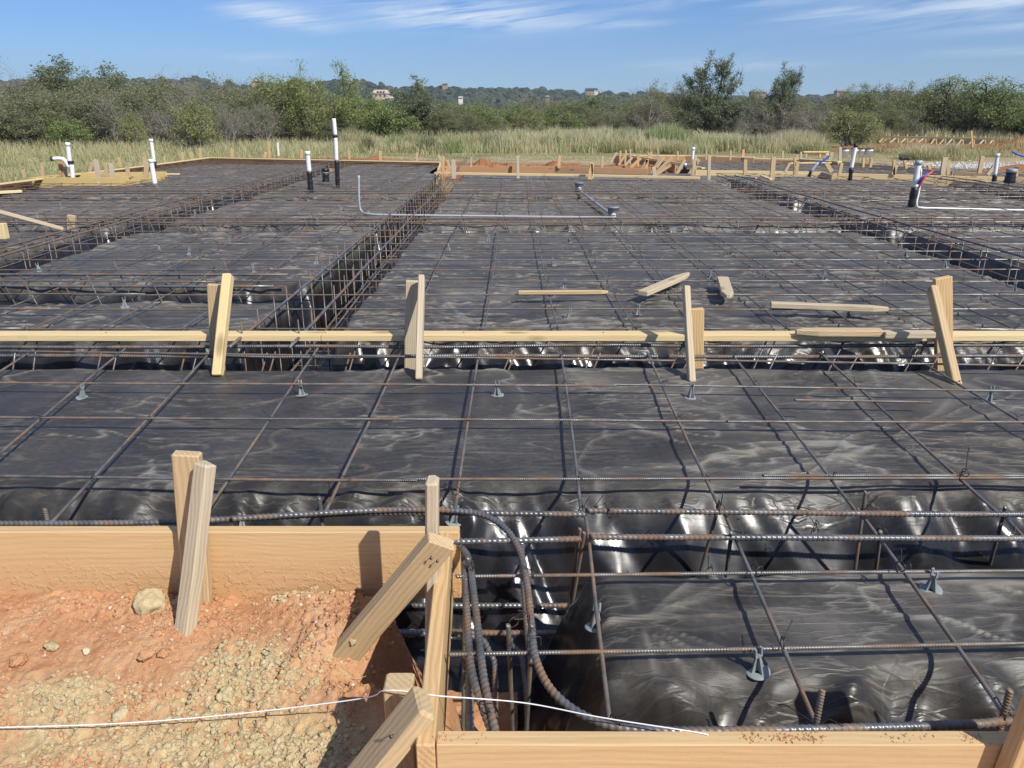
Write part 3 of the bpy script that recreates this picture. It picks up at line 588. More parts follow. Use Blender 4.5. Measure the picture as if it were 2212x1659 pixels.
# --- string line
pts = [at(-60, 1573, -.245), at(250, 1563, -.235), at(520, 1541, -.20), at(780, 1509, -.12), Vector((-.28, 1.365, -.012)), Vector((-.197, 1.342, .0025)), Vector((-.158, 1.333, .0025)), at(1130, 1518, -.02), at(1300, 1550, -.01), at(1500, 1581, .0025), at(1530, 1588, .002)]
P = smooth_path(pts, .01); o = link('string_line', VF().mesh if False else mesh_np('string_line', *(lambda q: (q[0], fixF(q[1])))(tubeVF(P, .0015, 6)), STRING))
tag(o, 'white builder string pulled over the return board above the near soil', 'string')

# --- flat runner with four staked pairs
YB = 4.228
f4 = thing('formwork', 'pale runner laid flat across the whole slab, carried by four pairs of stakes', 'formwork', (0, YB, -.04))
for a_, b_, l_ in ((-6.2, -1.08, 0), (-1.078, 2.12, 0), (2.122, 6.5, 0)): lumber('board', (a_, YB, -.019+l_), (b_, YB, -.019+l_), .089, .038, W_PINE, f4, up=(0, 1, 0))
def pole(parent, x0, y0, x1, y1, wpx, Y, mat, thick=.038, name='stake', lab=None, ch=.004, tip=0, Y1=None, up=(1, 0, 0)):
    p, q = aty(x0, y0, Y), aty(x1, y1, Y if Y1 is None else Y1); zc = (p.y*cP+(CAMZ-p.z)*sP); w_ = wpx*zc/1662.5
    o = lumber(name, p, q, w_, thick, mat, parent, up=up, ch=ch, tip=tip)
    if lab: o['label'] = lab
    return o
pole(f4, 463, 614, 474, 850, 29, 4.165, W_STAKE, .032); pole(f4, 493, 594, 470, 812, 19, 4.115, W_PINE, .055, 'brace', Y1=at(470, 808, -.11).y)
pole(f4, 891, 606, 886, 850, 28, 4.165, W_GREY, .032); pole(f4, 911, 598, 905, 822, 13, 4.11, W_GREY, .06, 'brace', Y1=at(905, 818, -.11).y)
pole(f4, 1506, 666, 1505, 850, 28, 4.165, W_TAN, .032); pole(f4, 1482, 622, 1494, 829, 13, 4.11, W_GREY, .06, 'brace', Y1=at(1494, 824, -.11).y)
pole(f4, 2036, 599, 2040, 850, 37, 4.165, W_TAN, .034); pole(f4, 2014, 622, 2064, 836, 17, 4.10, W_STAKE, .06, 'brace', Y1=at(2064, 830, -.11).y)
for x, y in ((1000, 726), (1310, 735), (700, 722), (233, 717)): 
    p_ = at(x, y, .0); nail((p_.x, YB, 0), (0, 0, 1), f4, .002)
# --- scraps lying on the mat
def scrap(label, a, b, w_, t_, mat, z=MATZ+.025, up=(0, 0, 1), tip=0, zb=None, flat=True, tip2=0):
    p, q = at(a[0], a[1], z), at(b[0], b[1], z if zb is None else zb); d = (q-p); s = Vector((-d.y, d.x, 0)).normalized()
    o = lumber('scrap_stake', p, q, w_, t_, mat, None, up=s if flat else (0, 0, 1), tip=tip, tip2=tip2, ch=.004); tag(o, label, 'wood scrap'); return o
scrap('thin pale stake lying level on the bars, left of the other loose scraps', (1119, 632), (1314, 631), .035, .028, W_STAKE, tip=.05)
scrap('weathered loose stake with a pointed end, tilted up to the right on the bars', (1388, 634), (1487, 592), .078, .036, W_GREY, tip=.16)
scrap('short pointed stub of wood right of the tilted stake', (1561, 602), (1573, 641), .085, .036, W_GREY, tip=.09)
scrap('long weathered grey stake lying on the bars behind the runner at the right', (1664, 658), (1919, 668), .060, .036, W_GREY, tip=.1, z=MATZ+.03)
scrap('pinkish stake lying on top of the flat runner at the right', (1718, 717), (1905, 718), .07, .036, W_STAKE, z=.021, tip2=.12)
tag(lumber('scrap_stake', at(1908, 722, .019), at(2016, 722, .019), .06, .034, W_GREY, None, up=(0, 1, 0)), 'grey board scrap on the runner, against the rightmost pair of stakes', 'wood scrap')
scrap('pale weathered plank sloping down from the left edge of the photo', (-40, 446), (136, 494), .08, .036, W_GREY, z=.26, zb=-.03)
scrap('cut end of a pale beam entering at the left edge', (-70, 499), (14, 499), .16, .075, W_PINE, z=.03, flat=False)
scrap('pale board lying flat at the left edge behind the sloping plank', (-60, 419), (46, 413), .15, .036, W_PINE, z=0.02)
o = pole(None, 155, 465, 155, 500, 17, 9.35, W_STAKE, .05); tag(o, 'single short stake standing by the lower end of the sloping plank', 'stake')
scrap('white edged lath lying before the right back form', (1602, 382), (1634, 385), .05, .03, W_GREY, z=0.0); scrap('short pale offcut leaning by the brown stake of the right back form', (1645, 380), (1666, 388), .06, .03, W_PINE, z=.02)
scrap('thin pale lath lying beside the small box form', (359, 376), (388, 376), .05, .03, W_PINE, z=0.0)

# --- back forms
def run(parent, a, b, w_=BH, mat=W_PINE, z=0.0, t_=.038, flat=False, name='board', sh=(0, 0)):
    p, q = at(a[0], a[1], z)+V3(sh[0], sh[1], 0), at(b[0], b[1], z)+V3(sh[0], sh[1], 0)
    if flat: s = Vector((-(q-p).y, (q-p).x, 0)); return lumber(name, p-V3(0, 0, t_/2), q-V3(0, 0, t_/2), w_, t_, mat, parent, up=s)
    return lumber(name, p-V3(0, 0, w_/2), q-V3(0, 0, w_/2), w_, t_, mat, parent)
# left back: long run and corner
f5 = thing('formwork', 'long pale form boards round the far left corner of the slab, before the grass', 'formwork', at(430, 342, 0))
for a_, b_ in (((-70, 404), (60, 389)), ((60, 389), (198, 371)), ((200, 371), (330, 354)), ((331, 354), (450, 339.5)), ((451, 339.5), (700, 343)), ((701, 343), (952, 349))): run(f5, a_, b_, BH, W_SHADED)
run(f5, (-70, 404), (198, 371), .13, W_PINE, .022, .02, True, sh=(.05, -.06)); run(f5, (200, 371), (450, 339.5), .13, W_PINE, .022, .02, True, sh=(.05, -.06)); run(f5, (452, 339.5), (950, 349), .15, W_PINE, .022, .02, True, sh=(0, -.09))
def Yat(x, y, z=0): return at(x, y, z).y
for x0, y0, x1, y1, wp, m_ in ((91, 353, 93, 384, 7, W_STAKE), (50, 368, 53, 384, 6, W_STAKE), (204, 345, 212, 382, 9, W_GREY), (257, 340, 260, 362, 6, W_TAN), (311, 339, 314, 366, 7, W_STAKE),
                               (394, 329, 395, 348, 6, W_TAN), (413, 329, 415, 345, 8, W_STAKE), (432, 321, 434, 345, 6, W_TAN), (501, 323, 502, 346, 7, W_TAN), (580, 306, 582, 346, 6, W_TAN), (575, 329, 570, 346, 7, W_TAN),
                               (651, 323, 652, 347, 6, W_TAN), (754, 326, 755, 350, 5, W_TAN), (821, 326, 822, 352, 6, W_TAN), (900, 330, 901, 354, 5, W_TAN), (355, 338, 356, 356, 4, W_TAN), (200, 352, 194, 372, 8, W_STAKE)):
    pole(f5, x0, y0, x1, y1, wp, Yat(x1, min(y1-6, 372), 0)+.07, m_, .04)
o = pole(None, 600, 308, 602, 337, 4, 24.5, PVC, .03); tag(o, 'thin white marker stake in the grass behind the far left form', 'marker stake')
# small box form
f6 = thing('box_form', 'small box of yellow boards round the two plumbing pipes at the left', 'formwork', at(165, 388, 0))
A_, B_, C_ = at(68, 388, 0), at(260, 388, 0), at(359, 375, 0); D_ = A_+(C_-B_)*.75; E_ = D_+(B_-A_)*.62
for p_, q_ in ((A_, B_), (B_, C_), (A_, D_), (D_, C_)): lumber('board', p_-V3(0, 0, .055), q_-V3(0, 0, .055), .19, .036, W_YEL, f6)
for x0, y0, x1, y1, wp, m_ in ((131, 350, 134, 384, 9, W_RED), (137, 360, 141, 385, 12, W_STAKE), (206, 345, 215, 386, 11, W_GREY), (229, 352, 231, 386, 7, W_STAKE), (238, 353, 245, 386, 9, W_GREY), (222, 374, 227, 387, 9, W_STAKE), (274, 359, 279, 384, 8, W_STAKE), (318, 350, 314, 383, 10, W_STAKE)):
    pole(f6, x0, y0, x1, y1, wp, 15.15, m_, .04)
pole(f6, 213, 394, 212, 412, 8, 14.75, W_GREY, .05, ch=.008)
# centre back: flat rail and muddy board behind it
f7 = thing('formwork', 'pale flat rail across the middle back of the slab', 'formwork', at(1150, 378, 0))
run(f7, (939, 372), (1240, 376), .11, W_PINE, .0, .045, True); run(f7, (1241, 376), (1512, 382), .11, W_PINE, .0, .045, True)
run(f7, (952, 349), (944, 374), BH, W_PINE)
for x0, y0, x1, y1, wp, m_ in ((957, 338, 958, 405, 6, W_TAN), (979, 345, 980, 386, 9, W_GREY), (1118, 337, 1119, 386, 6, W_GREY), (1278, 353, 1274, 388, 10, W_TAN), (1412, 360, 1414, 386, 8, W_GREY), (1209, 336, 1206, 360, 6, W_TAN), (1278, 352, 1280, 385, 4, W_PINE)):
    pole(f7, x0, y0, x1, y1, wp, 16.0, m_, .045)
pole(f7, 946, 336, 956, 352, 6, 16.4, W_GREY, .04, 'brace'); pole(f7, 966, 346, 974, 370, 6, 16.3, W_STAKE, .04, 'brace'); pole(f7, 1449, 356, 1412, 380, 7, 16.1, W_STAKE, .04, 'brace'); pole(f7, 1434, 340, 1418, 362, 6, 16.5, W_STAKE, .04, 'brace')
f8 = thing('formwork', 'orange mud stained form board in front of the red soil at the back, centre', 'formwork', at(1180, 360, 0))
run(f8, (985, 357.5), (1200, 359.5), BH, W_RED, .02); run(f8, (1201, 359.5), (1400, 364), BH, W_RED, .02); run(f8, (945, 360), (985, 357.5), BH, W_RED, .02)
for x0, y0, x1, y1, wp in ((1018, 340, 1017, 362, 4), (1119, 338, 1117, 364, 5), (1208, 337, 1207, 364, 6), (1302, 338, 1300, 364, 6)): pole(f8, x0, y0, x1, y1, wp, 18.3, W_STAKE, .04)
# diagonal runs with kickers
f9 = thing('formwork', 'diagonal form boards propped by a row of slanting kickers, back right of centre', 'formwork', at(1380, 350, 0))
run(f9, (1327, 335), (1460, 352), BH, W_RED); run(f9, (1340, 334), (1520, 362), .09, W_PINE, .01, .03, True); run(f9, (1345, 332.5), (1500, 356), .06, W_PINE, .06, .03, True)
for x0, y0, x1, y1, wp in ((1332, 330, 1318, 352, 5), (1352, 332, 1336, 357, 5), (1366, 340, 1350, 358, 5), (1384, 342, 1362, 362, 6), (1398, 345, 1386, 366, 6), (1452, 340, 1418, 372, 7), (1340, 326, 1339, 356, 4), (1352, 324, 1350, 356, 4), (1362, 322, 1361, 356, 3), (1378, 333, 1378, 360, 5), (1402, 330, 1402, 352, 5), (1398, 344, 1396, 366, 7), (1480, 345, 1460, 378, 7), (1428, 339, 1406, 374, 5), (1510, 344, 1486, 380, 7), (1503, 338, 1502, 378, 6)):
    pole(f9, x0, y0, x1, y1, wp, Yat(min(x1, 1500), min(y1, 372), -.1)+.1, random.choice([W_STAKE, W_GREY, W_TAN]), .04, 'kicker' if abs(x0-x1) > 5 else 'stake')
# far right-of-centre run by the grass
f10 = thing('formwork', 'farthest pale form boards before the dry grass, right of centre', 'formwork', at(1600, 338, 0))
for a_, b_ in (((1340, 334), (1480, 335)), ((1481, 335), (1628, 339)), ((1630, 341), (1722, 343)), ((1723, 342), (1812, 348))): run(f10, a_, b_, .2, W_RED); run(f10, a_, b_, .15, W_PINE, .03, .03, True, sh=(0, -.08))
for x0, y0, x1, y1, wp in ((1407, 328, 1406, 345, 4), (1421, 317, 1421, 344, 3), (1464, 327, 1463, 347, 5), (1526, 325, 1525, 346, 4), (1578, 325, 1577, 346, 4), (1606, 323, 1603, 352, 6), (1649, 337, 1648, 352, 5), (1722, 336, 1720, 352, 5), (1691, 326, 1690, 346, 5), (1797, 329, 1790, 352, 8), (1730, 328, 1730, 350, 4), (1815, 318, 1814, 352, 6)): pole(f10, x0, y0, x1, y1, wp, 22.3, random.choice([W_STAKE, W_TAN, W_GREY]), .04)
run(f10, (1707, 351), (1812, 350), .09, W_PINE, .0, .03, True)
f11 = thing('sawhorse', 'low trestle of pale boards in front of the grass at the back right', 'trestle', at(1760, 332, 0))
for x in (1741, 1771): pole(f11, x, 327, x, 341, 4, 24.0, W_TAN, .05, 'leg')
lumber('board', aty(1735, 328, 24), aty(1790, 328, 24), .10, .04, W_PINE, f11, up=(0, 1, 0)); lumber('board', aty(1742, 333, 24.1), aty(1790, 333, 24.1), .06, .04, W_PINE, f11)
# right back run
f12 = thing('formwork', 'pale form boards across the right back of the slab with tall stakes', 'formwork', at(1850, 378, 0))
run(f12, (1493, 367), (1780, 371), .22, W_PINE); run(f12, (1800, 374), (2170, 382), .20, W_PINE); run(f12, (1777, 371), (1799, 378), .22, W_STAKE); run(f12, (2172, 382), (2300, 385), .2, W_STAKE)
for x0, y0, x1, y1, wp, m_ in ((1532, 336, 1531, 390, 7, W_GREY), (1671, 340, 1667, 391, 10, W_STAKE), (1610, 345, 1609, 378, 8, W_STAKE), (1717, 340, 1716, 376, 5, W_TAN), (1722, 349, 1718, 378, 9, W_STAKE), (1500, 344, 1498, 378, 8, W_STAKE), (1818, 352, 1812, 380, 7, W_STAKE), (1931, 346, 1930, 380, 5, W_TAN), (1936, 357, 1928, 378, 8, W_STAKE), (2041, 340, 2035, 382, 11, W_GREY), (2048, 347, 2047, 378, 8, W_STAKE), (2122, 337, 2115, 375, 9, W_STAKE), (2148, 359, 2132, 378, 8, W_GREY), (2196, 360, 2194, 382, 7, W_STAKE)):
    pole(f12, x0, y0, x1, y1, wp, Yat(x1, 376, 0)-.12, m_, .045)
pole(f12, 1785, 353, 1796, 372, 9, 15.5, W_STAKE, .04, 'brace'); pole(f12, 1706, 352, 1695, 372, 6, 16.8, W_STAKE, .04, 'brace')
f13 = thing('formwork', 'weathered form boards receding diagonally behind the right back form', 'formwork', at(1900, 360, 0))
run(f13, (1795, 345), (1900, 356), .2, W_PINE); run(f13, (1896, 356), (1965, 360), .2, W_GREY); run(f13, (1962, 361), (2060, 371), .2, W_GREY); run(f13, (2062, 371), (2150, 374), .2, W_STAKE)
for x0, y0, x1, y1, wp in ((1865, 342, 1864, 362, 5), (1883, 343, 1879, 362, 6), (1954, 347, 1958, 364, 6), (1975, 349, 1982, 366, 6), (2006, 356, 2008, 368, 6)): pole(f13, x0, y0, x1, y1, wp, Yat(x1, 362, 0), random.choice([W_TAN, W_STAKE]), .05)
# the other foundation's form, far right
f14 = thing('formwork', 'long form of the neighbouring foundation with many kickers, far right', 'formwork', at(2060, 297, 0))
run(f14, (1908, 293.5), (2010, 295), .30, W_STAKE); run(f14, (2011, 295), (2130, 298), .30, W_STAKE); run(f14, (2131, 299), (2280, 302), .34, W_PINE)
run(f14, (1908, 293.5), (2132, 298), .09, W_PINE, .07, .05); run(f14, (2132, 298), (2280, 301), .09, W_PINE, .07, .05)
for i, (x, y) in enumerate(((1913, 294), (1922, 294), (1940, 294.5), (1960, 295), (1980, 295), (1999, 296), (2022, 296), (2042, 297), (2060, 297), (2080, 298), (2104, 299), (2128, 299), (2146, 300), (2182, 301))):
    Yq = Yat(x, y)-.2; pole(f14, x, y-5, x, y+19 if x > 2000 else y+15, 2.6, Yq, W_STAKE, .04); pole(f14, x-1, y+1, x-14-(i % 3)*2, y+19 if x > 2000 else y+14, 2.6, Yq-.1, [W_STAKE, W_RED, W_GREY][i % 3], .04, 'kicker', Y1=Yq-.5)
o = pole(None, 2098, 283, 2101, 319, 3.6, 31.0, W_TAN, .04); tag(o, 'tall thin survey stake before the neighbouring foundation', 'marker stake')
# ------------------------------------------------------------------ reinforcing bars
def bar(parent, P, r, mat, ribs=False, pitch=.0075, k=8, name='rebar'):
    if ribs:
        P = np.asarray(P); V, F = ribbed(P, r, pitch, k)
    else: V, F = tubeVF(P, r, k)
    return link(name, mesh_np(name, V, fixF(F), mat), parent)
MR = .0052
m1 = thing('rebar_mat', 'rusty reinforcing bar grid over the nearest pads, in front of the flat runner', 'rebar mat'); 
# cross bars of the near mat (display measurements on the mat plane)
seed = 0
for x0, y0, x1, y1 in ((-80, 757, 1480, 780), (1462, 777, 2290, 792), (-80, 826, 1330, 832), (1240, 830, 2290, 845), (-80, 901, 1740, 911), (1570, 911, 2290, 913), (-80, 1029, 900, 1036), (870, 1035, 2290, 1031), (1648, 1027, 2290, 1029)):
    seed += 1; p_, q_ = at(x0, y0, MATZ+.004), at(x1, y1, MATZ+.004)
    if x1 > 2200: q_ = q_+(q_-p_).normalized()*1.6
    if x0 < 0: p_ = p_-(q_-p_).normalized()*1.6
    bar(m1, wob(p_, q_, .003, seed=seed), MR, ST_MAT, True)
for p_, q_ in ((at(985, 1242, MATZ), at(3600, 1220, MATZ)), (at(968, 1412, MATZ), at(3600, 1368, MATZ)), (at(1716, 863, MATZ+.003), at(2010, 868, MATZ+.003))):
    seed += 1; bar(m1, wob(p_, q_, .003, seed=seed), MR, ST_MAT, True)
# bars running away from the camera
NEARCOL = [((262, 762), (-120, 1075)), ((452, 765), (118, 1128)), ((680, 762), (440, 1112)), ((860, 768), (702, 1120)), ((1034, 768), (980, 1100)), ((1212, 768), (1257, 1102)), ((1403, 768), (1560, 1105)), ((1592, 777), (1852, 1104)), ((1780, 770), (2160, 1110)), ((1985, 778), (2330, 985)), ((62, 760), (-160, 905))]
for i, (a_, b_) in enumerate(NEARCOL):
    p_, q_ = at(*a_, MATZ-.007), at(*b_, MATZ-.007); bar(m1, wob(p_+(p_-q_)*.04, q_, .004, seed=20+i), MR, ST_MAT, True)
for i, pts in enumerate((((1257, 1080), (1268, 1135), (1285, 1290), (1316, 1552)), ((1560, 1098), (1640, 1280), (1764, 1568)), ((1852, 1100), (1945, 1225), (2185, 1562)), ((2160, 1105), (2330, 1290)), ((2560, 1105), (2900, 1500)))):
    P = smooth_path([at(x, y, MATZ-.006) for x, y in pts], .1); bar(m1, P, MR, ST_MAT, True)
# big mat
m2 = thing('rebar_mat', 'rusty reinforcing bar grid covering the wide slab behind the flat runner', 'rebar mat')
rows = [4.50, 5.00, 5.44, 5.90, 6.36, 6.82, 7.27, 7.72, 8.17, 8.62] + [9.1+.457*i for i in range(16)]
for i, y in enumerate(rows):
    if y > 15.8: break
    seed += 1; j = random.uniform(-.03, .03); rr = MR*(1.12 if y > 6 else 1.0)
    cuts = [-9.0, random.uniform(-3.4, -2), random.uniform(1.5, 5), 12.5 if y > 8 else 8]
    for a_, b_ in zip(cuts[:-1], cuts[1:]):
        off = random.uniform(-.02, .02); rib = False
        bar(m2, wob((a_-.25, y+off, MATZ+.004), (b_+.25, y+off+random.uniform(-.03, .03), MATZ+.004), .005, seed=seed+a_), rr, ST_MAT if y < 9 else ST_FAR, False, k=6)
cols = [-8.75+.457*i for i in range(48)]; cols = [c for c in cols if c < 12.2]; base_ = -.179; cols = [base_+.4605*i for i in range(-19, 27)]
for i, x in enumerate(cols):
    if -1.62 < x < -1.1: continue
    x1_ = 15.7; cuts = [4.32, random.uniform(8, 11), x1_]
    if abs(x) > 7: cuts[0] = 8.0
    for a_, b_ in zip(cuts[:-1], cuts[1:]):
        off = random.uniform(-.02, .02); bar(m2, wob((x+off, a_-.2*(a_ > 5), MATZ-.007), (x+off+random.uniform(-.05, .05), b_+.2, MATZ-.007), .006, seed=200+i*3+a_), MR, ST_MAT if a_ < 6 else ST_FAR, False, k=6)
bar(m2, wob(at(1040, 434, -.03), at(2290, 437, -.02), .006, seed=5), .0085, ST_HEAVY, k=6)
m3 = thing('rebar_mat', 'reinforcing bar grid of the far left wing, up to the long back form', 'rebar mat')
for y in np.arange(16.2, 21.9, .457): bar(m3, wob((-8.9, y, MATZ), (-2.0, y+random.uniform(-.05, .05), MATZ), .006, seed=y), MR, ST_FAR, k=5)
for x in np.arange(-8.8, -1.9, .457): bar(m3, wob((x, 15.8, MATZ-.01), (x, 21.9, MATZ-.01), .006, seed=x+50), MR, ST_FAR, k=5)
m4 = thing('rebar_mat', 'reinforcing bar grid of the far right wing behind the right back form', 'rebar mat')
for y in np.arange(16.3, 21.9, .457): bar(m4, wob((4.4, y, MATZ), (12.2-(y-16)*.5, y+random.uniform(-.05, .05), MATZ), .006, seed=y+3), MR, ST_FAR, k=5)
for x in np.arange(4.5, 12, .457): bar(m4, wob((x, 15.8, MATZ-.01), (x, min(21.9, 16+(12.2-x)/.5), MATZ-.01), .006, seed=x+80), MR, ST_FAR, k=5)
# ---- beam cages
def cage(label, ax, a0, a1, b0, b1, r, mat, sp=.457, zt=-.035, zb=-.48, lean=0, rib=False, skip=None, pitch=.013, stir=True, tall=.03, start=None):
    t = thing('beam_cage', label, 'beam cage')
    def pt(a, b, z): return (a, b, z) if ax == 'x' else (b, a, z)
    for j, (b, z) in enumerate(((b0, zt), (b1, zt+.004), (b0, zb), (b1, zb))):
        o = bar(t, wob(pt(a0, b, z), pt(a1, b, z), .008, seed=a0*3+j+b*7), r, mat, rib, pitch, 8 if rib else 6)
    if stir:
        h = MR*.95; P = [pt(0, b0-.012, zt+tall), pt(0, b0-.012, zb-.01), pt(0, b1+.012, zb-.01), pt(0, b1+.012, zt+tall+.01)]
        n = np.array(P, float); base_mesh = None
        V, F = tubeVF(resample(n, .08) if False else n, h, 6, True); sm = mesh_np('stirrup', V, fixF(F), ST_STIR)
        a = (start if start is not None else a0+.2); i = 0
        while a < a1:
            if not (skip and skip(a)):
                o = link('stirrup', sm, t); rx = random.uniform(-.03, .03)+lean; j = random.uniform(-.03, .03)
                o.location = pt(a+j, 0, 0); o.rotation_euler = (0, rx, 0) if ax == 'x' else (rx, 0, 0)
                # hinge the lean at the top bars
            a += sp; i += 1
    return t
cage('beam cage of two heavy bars across the left middle, hooked into the deep trench', 'x', -8.8, -1.75, 5.58, 5.98, .0105, ST_HEAVY, .457, lean=-.33, zt=-.02, tall=.10)
cage('deep beam cage with a thicket of upright stirrups running away left of centre', 'y', 4.0, 21.5, -1.52, -1.22, .0095, ST_HEAVY, .32, tall=.09, zt=-.02)
cage('beam cage rails running away at the far left with upright stirrups', 'y', 5.0, 21.5, -4.75, -4.45, .0095, ST_FAR, .457, tall=.05, zt=.0)
cage('cross beam cage of rusty heavy bars halfway back over the whole slab', 'x', -9, 12, 9.08, 9.42, .0095, ST_FAR, .457, lean=-.3, tall=.06, zt=-.02)
cage('thin cross beam cage near the upright pipes at the back', 'x', -9, 12, 12.4, 12.8, .009, ST_FAR, .914, lean=-.2, tall=.04, zt=-.01)
cage('dark beam cage running away to the right of the slab', 'y', 5.2, 16, 4.14, 4.46, .0095, ST_HEAVY, .457, tall=.05, zt=-.01)
cage('far right beam cage beyond the pair of grey pipes', 'y', 8, 16, 8.25, 8.6, .009, ST_HEAVY, .457, tall=.04, zt=-.01)
cage('beam cage under the flat runner, in shadow', 'x', -5.2, 5.2, 4.02, 4.20, .010, ST_HEAVY, .46, rib=True, zt=-.075, zb=-.42, lean=.35, tall=.02)
# front trench cage: measured bars
t = thing('beam_cage', 'front beam cage of thick ribbed bars, bending round the corner of the form', 'beam cage')
HR = .0088
def hb(pts, r=HR, pitch=.0155): return bar(t, smooth_path(pts, .02), r, ST_HEAVY, True, pitch, 10)
A = lambda x, y, z=-.035: tuple(at(x, y, z))
hb([A(-120, 1132), A(300, 1129), A(560, 1118), A(760, 1109), A(930, 1107), A(1100, 1109), A(1262, 1111)])
hb([A(500, 1121, -.02), A(640, 1112, -.02), A(820, 1102, -.02), A(960, 1102, -.02), A(1040, 1112, -.02), A(1090, 1140, -.025), A(1122, 1190, -.03), A(1138, 1260, -.035), A(1148, 1350, -.04), A(1158, 1425, -.045), A(1195, 1495, -.045), A(1270, 1550, -.045), A(1370, 1575, -.04), A(1600, 1578, -.03), A(2060, 1566), A(2180, 1556)])
hb([A(1268, 1103, -.03), A(1700, 1107, -.03), A(2300, 1111, -.03), (4.2, 2.2, -.03)]); hb([A(1275, 1160), A(1700, 1161), A(2300, 1163), (4.2, 2.05, -.035)])
hb([A(970, 1170), A(1100, 1168), A(1252, 1164)])
hb([A(930, 1160, -.05), A(985, 1175, -.05), A(1012, 1205, -.05), A(1022, 1270, -.05), A(1035, 1380, -.05), A(1046, 1470, -.05), A(1072, 1590, -.06)])
hb([A(1003, 1215, -.06), A(1008, 1300, -.06), A(1015, 1420, -.06), A(1030, 1490, -.06), A(1062, 1580, -.07)], .009)
hb([A(1014, 1420, -.1), A(1014, 1500, -.12), A(1016, 1600, -.15)], .009)
hb([A(1126, 1180, -.06), A(1134, 1290, -.08), A(1142, 1380, -.09), A(1150, 1430, -.09)], .009)
Bz = -.44
for y in (2.12, 2.27): hb([(-1.6, y, Bz), (-.3, y, Bz+.004), (3.2, y, Bz)])
hb([(-1.5, 2.15, Bz-.03), (-.15, 2.17, Bz-.03), (-.0, 2.10, Bz-.03), (.04, 1.95, Bz-.03), (.05, 1.5, Bz-.03), (.05, 1.2, Bz-.03)])
hb([(-.6, 2.05, Bz+.05), (-.16, 2.05, Bz+.05), (-.07, 1.99, Bz+.03), (-.05, 1.85, Bz), (-.05, 1.2, Bz)])
hb([(.02, 1.25, -.30), (3, 1.27, -.30)], .009)
sm = None
for x0, y0, x1, y1, z1 in ((1253, 1142, 1226, 1330, -.42), (1262, 1150, 1232, 1330, -.42), (1556, 1080, 1512, 1238, -.35), (1580, 1150, 1568, 1245, -.3), (1870, 1062, 1846, 1236, -.35), (1902, 1148, 1892, 1228, -.3), (2172, 1095, 2138, 1220, -.35), (1005, 1250, 1000, 1600, -.5), (1150, 1350, 1136, 1600, -.5), (1098, 1350, 1108, 1600, -.5), (1012, 1205, 1008, 1420, -.5)):
    p_ = at(x0, y0, -.01); q_ = at(x1, y1, z1); bar(t, resample([p_, q_], .1), .0056, ST_MAT, True, .008, 8, 'stirrup')
for x0, y0, x1, y1 in ((1776, 1490, 1758, 1566), (2182, 1490, 2164, 1560), (97, 1098, 99, 1130), (690, 1074, 696, 1112)):
    p_ = at(x1, y1, -.05); q_ = aty(x0, y0, p_.y-.005); bar(t, resample([p_-Vector((0, 0, .3)), q_], .05), .0065, ST_MAT, True, .008, 8, 'stirrup')
# tie wires at the near crossings
b = VF(); rg = np.random.default_rng(3)
def tie(p, s=1.0):
    th = np.linspace(0, 4*math.pi, 18); a0 = rg.uniform(0, 3); R_ = .011*s
    P = np.stack([p[0]+R_*np.cos(th)*math.cos(a0), p[1]+R_*np.cos(th)*math.sin(a0), p[2]+R_*np.sin(th)+.002], 1); b.add(*tubeVF(P, .0012*s, 4, False))
    d = rg.normal(size=3); d[2] = abs(d[2])+.3; d /= np.linalg.norm(d); q = np.array(p)+np.array([0, 0, .01]); e_ = rg.normal(size=3)*.008
    for sgn in (-1, 1): b.add(*tubeVF(smooth_path([q, q+d*.012*s+e_*sgn, q+d*.024*s+e_*2*sgn, q+d*.018*s+e_*3*sgn], .003), .0012*s, 4, False))
rowY = [(at(1100, y, MATZ).y) for y in (770, 829, 905, 1035)]
for (a_, b_) in NEARCOL:
    p_, q_ = at(*a_, MATZ), at(*b_, MATZ)
    for y in rowY:
        if rg.random() < .9: s_ = (y-p_.y)/(q_.y-p_.y); x = p_.x+(q_.x-p_.x)*s_; tie((x, y, MATZ)); 
for x, y in ((1315, 1110), (1556, 1098), (1760, 1140), (1865, 1108), (1905, 1150), (2085, 1022), (1605, 1158), (985, 1062), (1258, 1105), (1110, 1345), (1140, 1385), (1282, 1103), (1945, 1225), (1690, 1390), (1765, 1575), (2175, 1555), (1328, 1560), (1020, 1225), (1150, 1240), (1640, 1235), (2190, 1160), (955, 1100), (1760, 1150), (1045, 1530)): tie(tuple(at(x, y, -.035)), 1.35)
for y in rows[:9]:
    for i in range(-6, 14):
        if rg.random() < .6: tie((base_+.4605*i, y, MATZ), 1.25)
link('tie_wire', b.mesh('tie_wire', ST_WIRE), m1)['kind'] = 'stuff'
